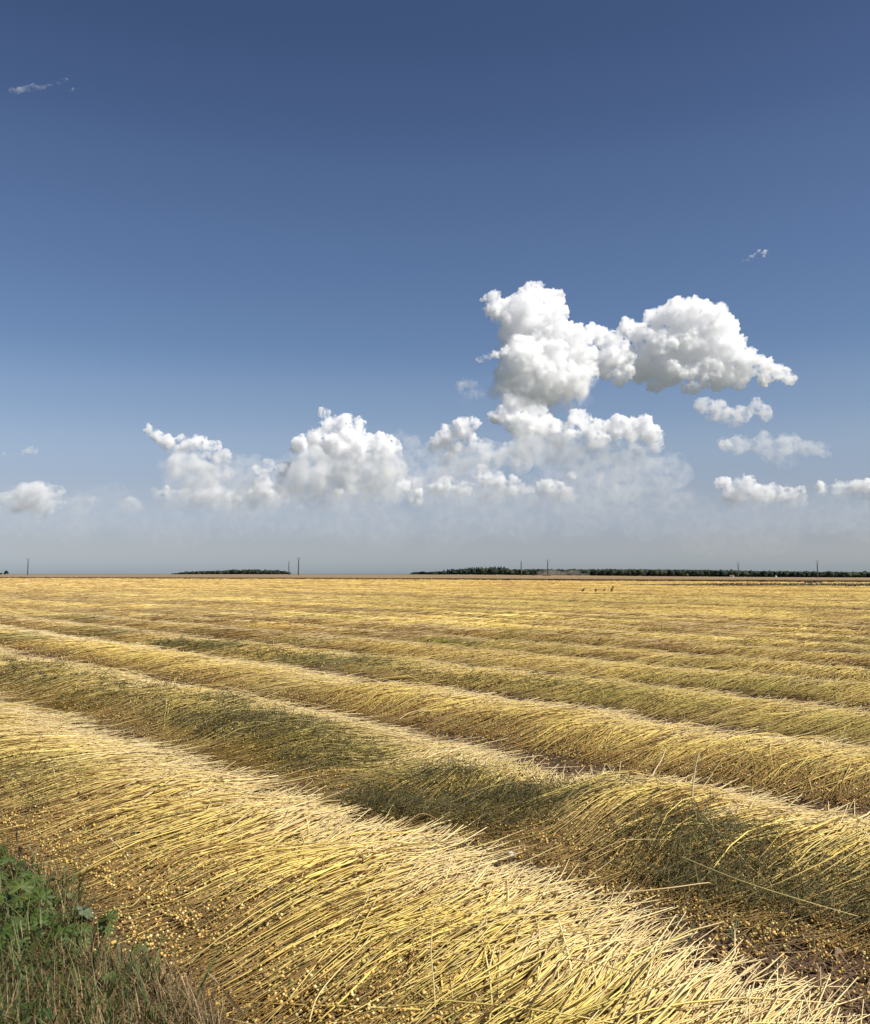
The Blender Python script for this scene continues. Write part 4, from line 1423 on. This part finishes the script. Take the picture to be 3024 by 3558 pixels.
def stone(label, px, py, w, h, seed):
    gg = np.random.default_rng(seed)
    V = ICO2.copy()
    V = V * (1 + 0.22 * vnoise(V[:, 0] * 2.1, V[:, 1] * 2.1, V[:, 2] * 2.1, seed=seed)[:, None] + 0.05 * gg.standard_normal((len(V), 1))) * np.array([w / 2, w * 0.36, h / 2])
    p = on_plane(px, py)
    o = link('stone', mesh_np('stone', V, ICO2F, mat=M_STONE, smooth=False))
    o.location = p + Vector((0, 0, h * 0.3 + 0.01))
    tag(o, label, 'stone')


stone('pale flat stone at the root edge of the nearest swath on the left', 490, 2622, 0.13, 0.07, 3)
stone('small white pebble on bare soil between nearest and second swath', 1776, 2990, 0.035, 0.028, 4)

# ------------------------------------------------------------------ weedy verge in the bottom left corner
def verge_pts(n, gg, px0=-200, px1=880, bias=1.0):
    """random spots on the verge: left of the nearest swath"""
    out = []
    while len(out) < n:
        m = n * 3
        pxs = px0 + (px1 - px0) * gg.random(m) ** bias
        pys = 2800 + 900 * gg.random(m)
        x = (pxs - 1512) / F
        d = EYE * F / (pys - 1994)
        X, Y = x * d, d
        c = X * ROW_N[0] + Y * ROW_N[1]
        u = X * ROW_D[0] + Y * ROW_D[1]
        lim = C_HEAD[0] - 0.17 + 0.10 * vnoise(u * 2.2, seed=61)
        ok = c < lim
        out += list(zip(X[ok], Y[ok]))
    return np.array(out[:n])


def blades(xy, L, W, col, gg, lean=0.6, seg=4, flat=0.0, col2=None):
    """tapering grass blades as folded strips with a little thickness of their own"""
    n = len(xy)
    j = seg + 1
    t = np.linspace(0, 1, j)[None]
    a = gg.random(n) * 2 * math.pi
    bend = np.abs(gg.normal(lean, 0.35, n))
    ang = np.clip(bend[:, None] * (0.35 + 0.9 * t) + flat, 0, 2.0)
    ds = (L / seg)[:, None]
    hor = np.cumsum(np.concatenate([np.zeros((n, 1)), np.sin(ang[:, :-1]) * ds], 1), 1)
    ver = np.cumsum(np.concatenate([np.zeros((n, 1)), np.cos(ang[:, :-1]) * ds], 1), 1)
    P = np.stack([xy[:, 0, None] + np.cos(a)[:, None] * hor, xy[:, 1, None] + np.sin(a)[:, None] * hor, np.maximum(ver, 0.004) + 0.004], -1)
    side = np.stack([-np.sin(a), np.cos(a), np.zeros(n)], -1)[:, None]
    w = (W[:, None] * (1 - t ** 2.2) * (0.6 + 0.4 * np.minimum(1, t * 4)))[..., None] / 2 + 0.0002
    up = np.array([0, 0, 1.0])
    V = np.stack([P - side * w, P - up * w * 0.35, P + side * w], 2)           # v-shaped section
    base = (np.arange(n) * j * 3)[:, None, None] + (np.arange(j - 1) * 3)[None, :, None]
    s0 = np.array([0, 1])[None, None]
    q = np.stack([base + s0, base + s0 + 1, base + s0 + 4, base + s0 + 3], -1).reshape(-1, 4)
    C = np.repeat(np.repeat(col[:, None, None], j, 1), 3, 2).reshape(-1, 3)
    return V.reshape(-1, 3), q, C


g = np.random.default_rng(51)
n = 9000
xy = verge_pts(n, g, px1=800)
tan = np.array([(0.26, 0.17, 0.075), (0.17, 0.105, 0.05), (0.38, 0.27, 0.13), (0.10, 0.065, 0.035), (0.22, 0.18, 0.07)])[g.integers(0, 5, n)]
V, Q, C = blades(xy, 0.05 + 0.15 * g.random(n), 0.0018 + 0.002 * g.random(n), tan, g, 1.15, 3)
V[:, 2] = V[:, 2] * 0.8
tag(link('dry_grass', mesh_np('dry_grass', V, Q, C, M_LEAF)), 'matted dry brown grass on the verge in the bottom left corner', 'dry grass', kind='stuff')

n = 3600
xy = verge_pts(n, g, px1=600, bias=2.6)
grn = np.array([(0.035, 0.062, 0.012), (0.06, 0.095, 0.018), (0.09, 0.13, 0.028), (0.15, 0.165, 0.045)])[g.integers(0, 4, n)]
V, Q, C = blades(xy, 0.06 + 0.15 * g.random(n), 0.0028 + 0.0040 * g.random(n), grn, g, 0.95, 4)
tag(link('grass', mesh_np('grass', V, Q, C, M_LEAF)), 'green grass growing on the verge in the bottom left corner', 'grass', kind='stuff')

# small leaves of the low green growth between the grasses
n = 900
xy = verge_pts(n, g, px1=420, bias=1.8)
zz = 0.015 + 0.085 * g.random(n)
th, tl = g.random(n) * 2 * math.pi, 0.5 * g.standard_normal(n)
sz = 0.010 + 0.014 * g.random(n)
lph = np.linspace(-2.2, 2.2, 12)
lr = 0.55 + 0.45 * np.abs(np.cos(lph * 1.78))
prof_ = np.concatenate([[(0, 0, 0)], np.stack([np.sin(lph) * lr, np.cos(lph) * lr, -0.25 * lr ** 2 + 0.1 * np.abs(np.cos(lph * 1.78))], -1)])
LV = prof_[None] * sz[:, None, None]
zt_ = LV[..., 2] + LV[..., 1] * tl[:, None]
xr = LV[..., 0] * np.cos(th)[:, None] - LV[..., 1] * np.sin(th)[:, None]
yr = LV[..., 0] * np.sin(th)[:, None] + LV[..., 1] * np.cos(th)[:, None]
V = np.stack([xy[:, 0, None] + xr, xy[:, 1, None] + yr, zz[:, None] + zt_], -1)
lf = np.array([(0, 1 + i, 2 + i) for i in range(11)])
Fa = (lf[None] + (np.arange(n) * 13)[:, None, None]).reshape(-1, 3)
cl = np.array([(0.045, 0.075, 0.018), (0.07, 0.105, 0.024), (0.10, 0.135, 0.035), (0.14, 0.15, 0.05)])[g.integers(0, 4, n)]
tag(link('low_weeds', mesh_np('low_weeds', V.reshape(-1, 3), Fa, np.repeat(cl, 13, 0), M_LEAF)), 'low leafy growth among the grass in the bottom left corner', 'low weeds', kind='stuff')

# a few long blades and stalks that stand out
def big_blade(label, pts, w, col):
    pts = np.array([tuple(p) for p in pts], float)
    j = len(pts)
    t = np.linspace(0, 1, j)
    T = np.gradient(pts, axis=0)
    T /= np.linalg.norm(T, axis=1, keepdims=True)
    side = np.cross(T, np.array([0, 0.6, 0.8]))
    side /= np.linalg.norm(side, axis=1, keepdims=True)
    nrm = np.cross(side, T)
    wv = (w * np.sin(np.clip(0.25 + 0.85 * (1 - t), 0, 1) * math.pi / 2) * (1 - t ** 3) / 2 + 0.0003)[:, None]
    V = np.stack([pts - side * wv, pts - nrm * wv * 0.3, pts + side * wv], 1).reshape(-1, 3)
    org = V[0].copy()
    q = np.array([(i * 3 + s_, i * 3 + s_ + 1, i * 3 + s_ + 4, i * 3 + s_ + 3) for i in range(j - 1) for s_ in (0, 1)])
    o = link('grass_blade', mesh_np('grass_blade', V - org, q, np.tile(np.array(col), (len(V), 1)), M_LEAF))
    o.location = org
    tag(o, label, 'grass blade', 'broad grass blades in the bottom left corner')


big_blade('long dark green blade leaning right out of the corner weeds', [sp(650, 3556, 0.0), sp(690, 3450, 0.06), sp(735, 3350, 0.12), sp(780, 3262, 0.17)], 0.012, (0.10, 0.15, 0.05))
big_blade('broad green blade arching right above the lobed weeds', [sp(30, 3330, 0.02), sp(90, 3258, 0.09), sp(150, 3222, 0.12), sp(215, 3208, 0.11), sp(252, 3240, 0.07)], 0.016, (0.16, 0.22, 0.09))
big_blade('upright light green blade at the lower left', [sp(70, 3480, 0.0), sp(110, 3400, 0.05), sp(150, 3330, 0.09), sp(180, 3275, 0.11)], 0.014, (0.17, 0.24, 0.08))
big_blade('thin pale green blade crossing the dry grass', [sp(425, 3556, 0.0), sp(430, 3470, 0.06), sp(440, 3400, 0.10), sp(465, 3330, 0.13)], 0.007, (0.19, 0.24, 0.11))
big_blade('withered tan blade drooping at the edge of the seed heads', [sp(860, 3556, 0.0), sp(800, 3470, 0.10), sp(745, 3400, 0.12), sp(700, 3360, 0.08)], 0.012, (0.42, 0.31, 0.18))
big_blade('dry brown blade hanging over the weeds at the left edge', [sp(68, 2975, 0.0), sp(60, 2930, 0.05), sp(57, 2895, 0.08), sp(60, 2885, 0.10)], 0.014, (0.42, 0.32, 0.18))
big_blade('faded half-dead blade drooping right beside the left edge', [sp(75, 2935, 0.05), sp(100, 2940, 0.08), sp(118, 2970, 0.06), sp(138, 3012, 0.02)], 0.012, (0.26, 0.27, 0.12))


def lobed_leaf(lobes=5, depth=0.5):
    """palmate leaf with cut lobes, unit radius, petiole at the origin"""
    n = 61
    phi = np.linspace(-2.35, 2.35, n)
    lob = np.abs(np.cos((phi / 2.35) * math.pi / 2 * lobes + (0 if lobes % 2 else math.pi / 2)))
    r = (1 - depth) + depth * lob ** 0.7
    r *= 0.88 + 0.12 * np.cos(phi * 0.6) + 0.06 * np.abs(np.sin(phi * lobes * 2.6))
    ring = np.stack([np.sin(phi) * r, np.cos(phi) * r, -0.22 * r ** 2 + 0.10 * lob - 0.05], -1)
    mid = ring * 0.5
    mid[:, 2] = 0.06 * lob - 0.02
    V = np.concatenate([[(0, 0, 0)], mid, ring])
    f3 = np.array([(0, 1 + i, 2 + i) for i in range(n - 1)])
    f4 = np.array([(1 + i, 1 + n + i, 2 + n + i, 2 + i) for i in range(n - 1)])
    return V, [f4, f3]


def heart_leaf():
    n = 25
    phi = np.linspace(-2.9, 2.9, n)
    r = 0.62 + 0.42 * np.exp(-(phi / 0.55) ** 2) - 0.15 * np.exp(-((np.abs(phi) - 2.9) / 0.4) ** 2)
    ring = np.stack([np.sin(phi) * r * 0.85, np.cos(phi) * r + 0.25, -0.15 * r ** 2 + 0.18 * np.abs(np.sin(phi))], -1)
    V = np.concatenate([[(0, 0.2, 0)], ring])
    return V, [np.array([(0, 1 + i, 2 + i) for i in range(n - 1)])]


LEAF_MESH = {}
for nm, (V, Fq), col in (('lobed', lobed_leaf(7, 0.7), (0.07, 0.112, 0.02)), ('lobed_pale', lobed_leaf(7, 0.66), (0.10, 0.135, 0.03)), ('lobed_grey', lobed_leaf(5, 0.35), (0.13, 0.16, 0.085)),
                         ('heart', heart_leaf(), (0.05, 0.085, 0.02)), ('heart_pale', heart_leaf(), (0.11, 0.15, 0.045)), ('heart_yellow', heart_leaf(), (0.50, 0.42, 0.13))):
    cc_ = np.tile(np.array(col), (len(V), 1)) * (1 + 0.15 * vnoise(V[:, 0] * 3, V[:, 1] * 3, seed=5))[:, None]
    LEAF_MESH[nm] = mesh_np('leaf', V, Fq, cc_, M_LEAF)


def leafy_weed(label, base, leaves, name='leafy_weed', stemcol=(0.16, 0.18, 0.08)):
    """leaves: (px, py, z, size, mesh, yaw, pitch, roll) ; each on its own stalk from the base"""
    b = Vector(base)
    root = empty(name, b)
    tag(root, label, 'weed', 'leafy weeds in the bottom left corner')
    Ps = []
    for (px, py, z, size, mesh, yaw, pitch, roll) in leaves:
        p = on_plane(px, py, z)
        o = link('leaf', LEAF_MESH[mesh], root)
        o.location = p - b
        o.scale = (size * 0.70,) * 3
        o.rotation_euler = (pitch, roll, yaw)
        m = (b + p) / 2 + Vector((0, 0, 0.03))
        Ps.append([tuple(Vector((0, 0, 0))), tuple(m - b), tuple(p - b)])
    P = np.array(Ps, float)
    V, Q, C = tubes(P, np.tile([0.0022, 0.0018, 0.0014], (len(Ps), 1)), np.tile(np.array(stemcol), (len(Ps), 3, 1)), 4)
    link('stalk', mesh_np('stalk', V, Q, C, M_LEAF), root)


R_ = math.radians
leafy_weed('pale green lobed weed at the left edge, highest of the weeds', sp(60, 3160, 0), [
    (72, 3085, 0.15, 0.055, 'lobed_pale', R_(20), R_(35), 0.1), (62, 3118, 0.14, 0.05, 'lobed_pale', R_(170), R_(-40), 0.2), (110, 3095, 0.13, 0.048, 'lobed_pale', R_(-80), R_(30), 0.0),
    (20, 3120, 0.12, 0.05, 'lobed', R_(70), R_(30), 0.1), (35, 3165, 0.10, 0.055, 'lobed', R_(140), R_(-20), 0.0)])
leafy_weed('dark lobed weed touching the seed heads, with drooping fan leaves', sp(120, 3130, 0), [
    (105, 3040, 0.12, 0.05, 'lobed', R_(60), R_(20), 0.2), (120, 3055, 0.12, 0.052, 'lobed', R_(190), R_(-50), 0.0), (140, 3120, 0.13, 0.06, 'lobed', R_(15), R_(40), 0.1), (185, 3135, 0.11, 0.055, 'lobed', R_(-70), R_(25), -0.2),
    (150, 3165, 0.10, 0.055, 'lobed', R_(200), R_(-35), 0.0), (95, 3150, 0.09, 0.05, 'lobed', R_(100), R_(15), 0.2)])
leafy_weed('lobed weed with one large fan leaf below the arching blade', sp(225, 3320, 0), [
    (215, 3228, 0.10, 0.068, 'lobed', R_(175), R_(-45), 0.0), (180, 3250, 0.08, 0.05, 'lobed', R_(120), R_(-20), 0.1), (250, 3260, 0.08, 0.05, 'lobed', R_(240), R_(-30), 0.0), (290, 3235, 0.09, 0.045, 'lobed', R_(20), R_(35), 0.2), (282, 3270, 0.07, 0.05, 'lobed_pale', R_(200), R_(-25), 0.0)])
leafy_weed('small grey-green weed with a folded leaf amid the seed heads', sp(285, 3215, 0), [
    (283, 3158, 0.11, 0.045, 'lobed_grey', R_(120), R_(-30), 0.4), (300, 3160, 0.11, 0.045, 'lobed_grey', R_(230), R_(-30), -0.4), (284, 3190, 0.08, 0.035, 'lobed', R_(180), R_(-30), 0.0)])
leafy_weed('rightmost lobed weed, upright and feathery, amid the seed heads', sp(360, 3260, 0), [
    (350, 3205, 0.09, 0.042, 'lobed_pale', R_(150), R_(-35), 0.2), (378, 3190, 0.11, 0.04, 'lobed_pale', R_(-20), R_(50), 0.0), (365, 3225, 0.07, 0.04, 'lobed', R_(200), R_(-40), 0.0)])
leafy_weed('dark lobed weed at the very left edge, lowest of the weeds', sp(20, 3330, 0), [
    (15, 3240, 0.12, 0.06, 'lobed', R_(150), R_(-30), 0.1), (60, 3275, 0.10, 0.055, 'lobed', R_(210), R_(-30), 0.0), (-20, 3290, 0.10, 0.06, 'lobed', R_(90), R_(10), 0.0), (50, 3215, 0.11, 0.05, 'lobed', R_(10), R_(30), 0.0), (95, 3235, 0.09, 0.05, 'lobed', R_(-60), R_(20), 0.0)])
leafy_weed('dark lobed weed under the dry blade at the left edge', sp(45, 3060, 0), [
    (30, 2990, 0.10, 0.05, 'lobed', R_(30), R_(30), 0.1), (60, 3005, 0.09, 0.05, 'lobed', R_(-60), R_(30), 0.0), (10, 3030, 0.09, 0.055, 'lobed', R_(120), R_(10), 0.0), (78, 3035, 0.07, 0.045, 'lobed', R_(200), R_(-30), 0.0), (35, 3060, 0.06, 0.05, 'lobed', R_(170), R_(-20), 0.0)])
leafy_weed('dark lobed weed in the middle of the green corner patch', sp(150, 3300, 0), [
    (140, 3205, 0.10, 0.055, 'lobed', R_(30), R_(30), 0.1), (175, 3195, 0.10, 0.05, 'lobed', R_(-60), R_(30), 0.0), (115, 3200, 0.09, 0.055, 'lobed', R_(120), R_(10), 0.0), (130, 3250, 0.08, 0.05, 'lobed', R_(200), R_(-30), 0.0), (95, 3285, 0.07, 0.055, 'lobed', R_(150), R_(-20), 0.0), (200, 3290, 0.06, 0.045, 'lobed', R_(220), R_(-20), 0.0)])
leafy_weed('bindweed with heart-shaped leaves, one half yellow, in dry grass', sp(390, 3475, 0), [
    (372, 3412, 0.07, 0.04, 'heart_pale', R_(30), R_(20), 0.3), (355, 3395, 0.065, 0.032, 'heart_yellow', R_(60), R_(20), 0.2), (405, 3420, 0.07, 0.042, 'heart', R_(-30), R_(35), -0.3), (370, 3445, 0.05, 0.035, 'heart_pale', R_(100), R_(10), 0.0), (262, 3405, 0.05, 0.032, 'heart_pale', R_(160), R_(-20), 0.2), (240, 3355, 0.05, 0.03, 'heart_pale', R_(60), R_(10), 0.0)])
leafy_weed('single yellow heart-shaped leaf low in the dry grass', sp(442, 3540, 0), [(442, 3525, 0.04, 0.042, 'heart_yellow', R_(20), R_(55), 0.1)])
leafy_weed('weed with small toothed leaves between dry grass and seed heads', sp(500, 3380, 0), [
    (488, 3300, 0.07, 0.035, 'lobed_pale', R_(10), R_(40), 0.0), (520, 3335, 0.06, 0.03, 'lobed_pale', R_(-60), R_(20), 0.0), (470, 3345, 0.05, 0.035, 'lobed', R_(120), R_(-10), 0.0)])
for i, (px, py) in enumerate(((2360, 3232), (2405, 3252), (2562, 3236), (2542, 3268), (1800, 2950))):
    lab = ['tiny green seedling on bare soil, left of two close together', 'tiny green seedling on bare soil, right of two close together', 'tiny pale green seedling on the bare soil strip, farther right', 'tiny dark seedling just below the pale right one',
           'dark green tuft of leaves on soil behind the white pebble'][i]
    leafy_weed(lab, sp(px, py, 0), [(px + 8 * math.cos(q * 1.6 + i) * (2 if i == 4 else 1), py - 6 + 5 * math.sin(q * 1.6 + i), 0.02, 0.014 if i < 4 else 0.022, 'heart_pale' if i in (0, 2) else 'heart', q * 1.6, 0.3, 0.1) for q in range(4)], 'seedling')
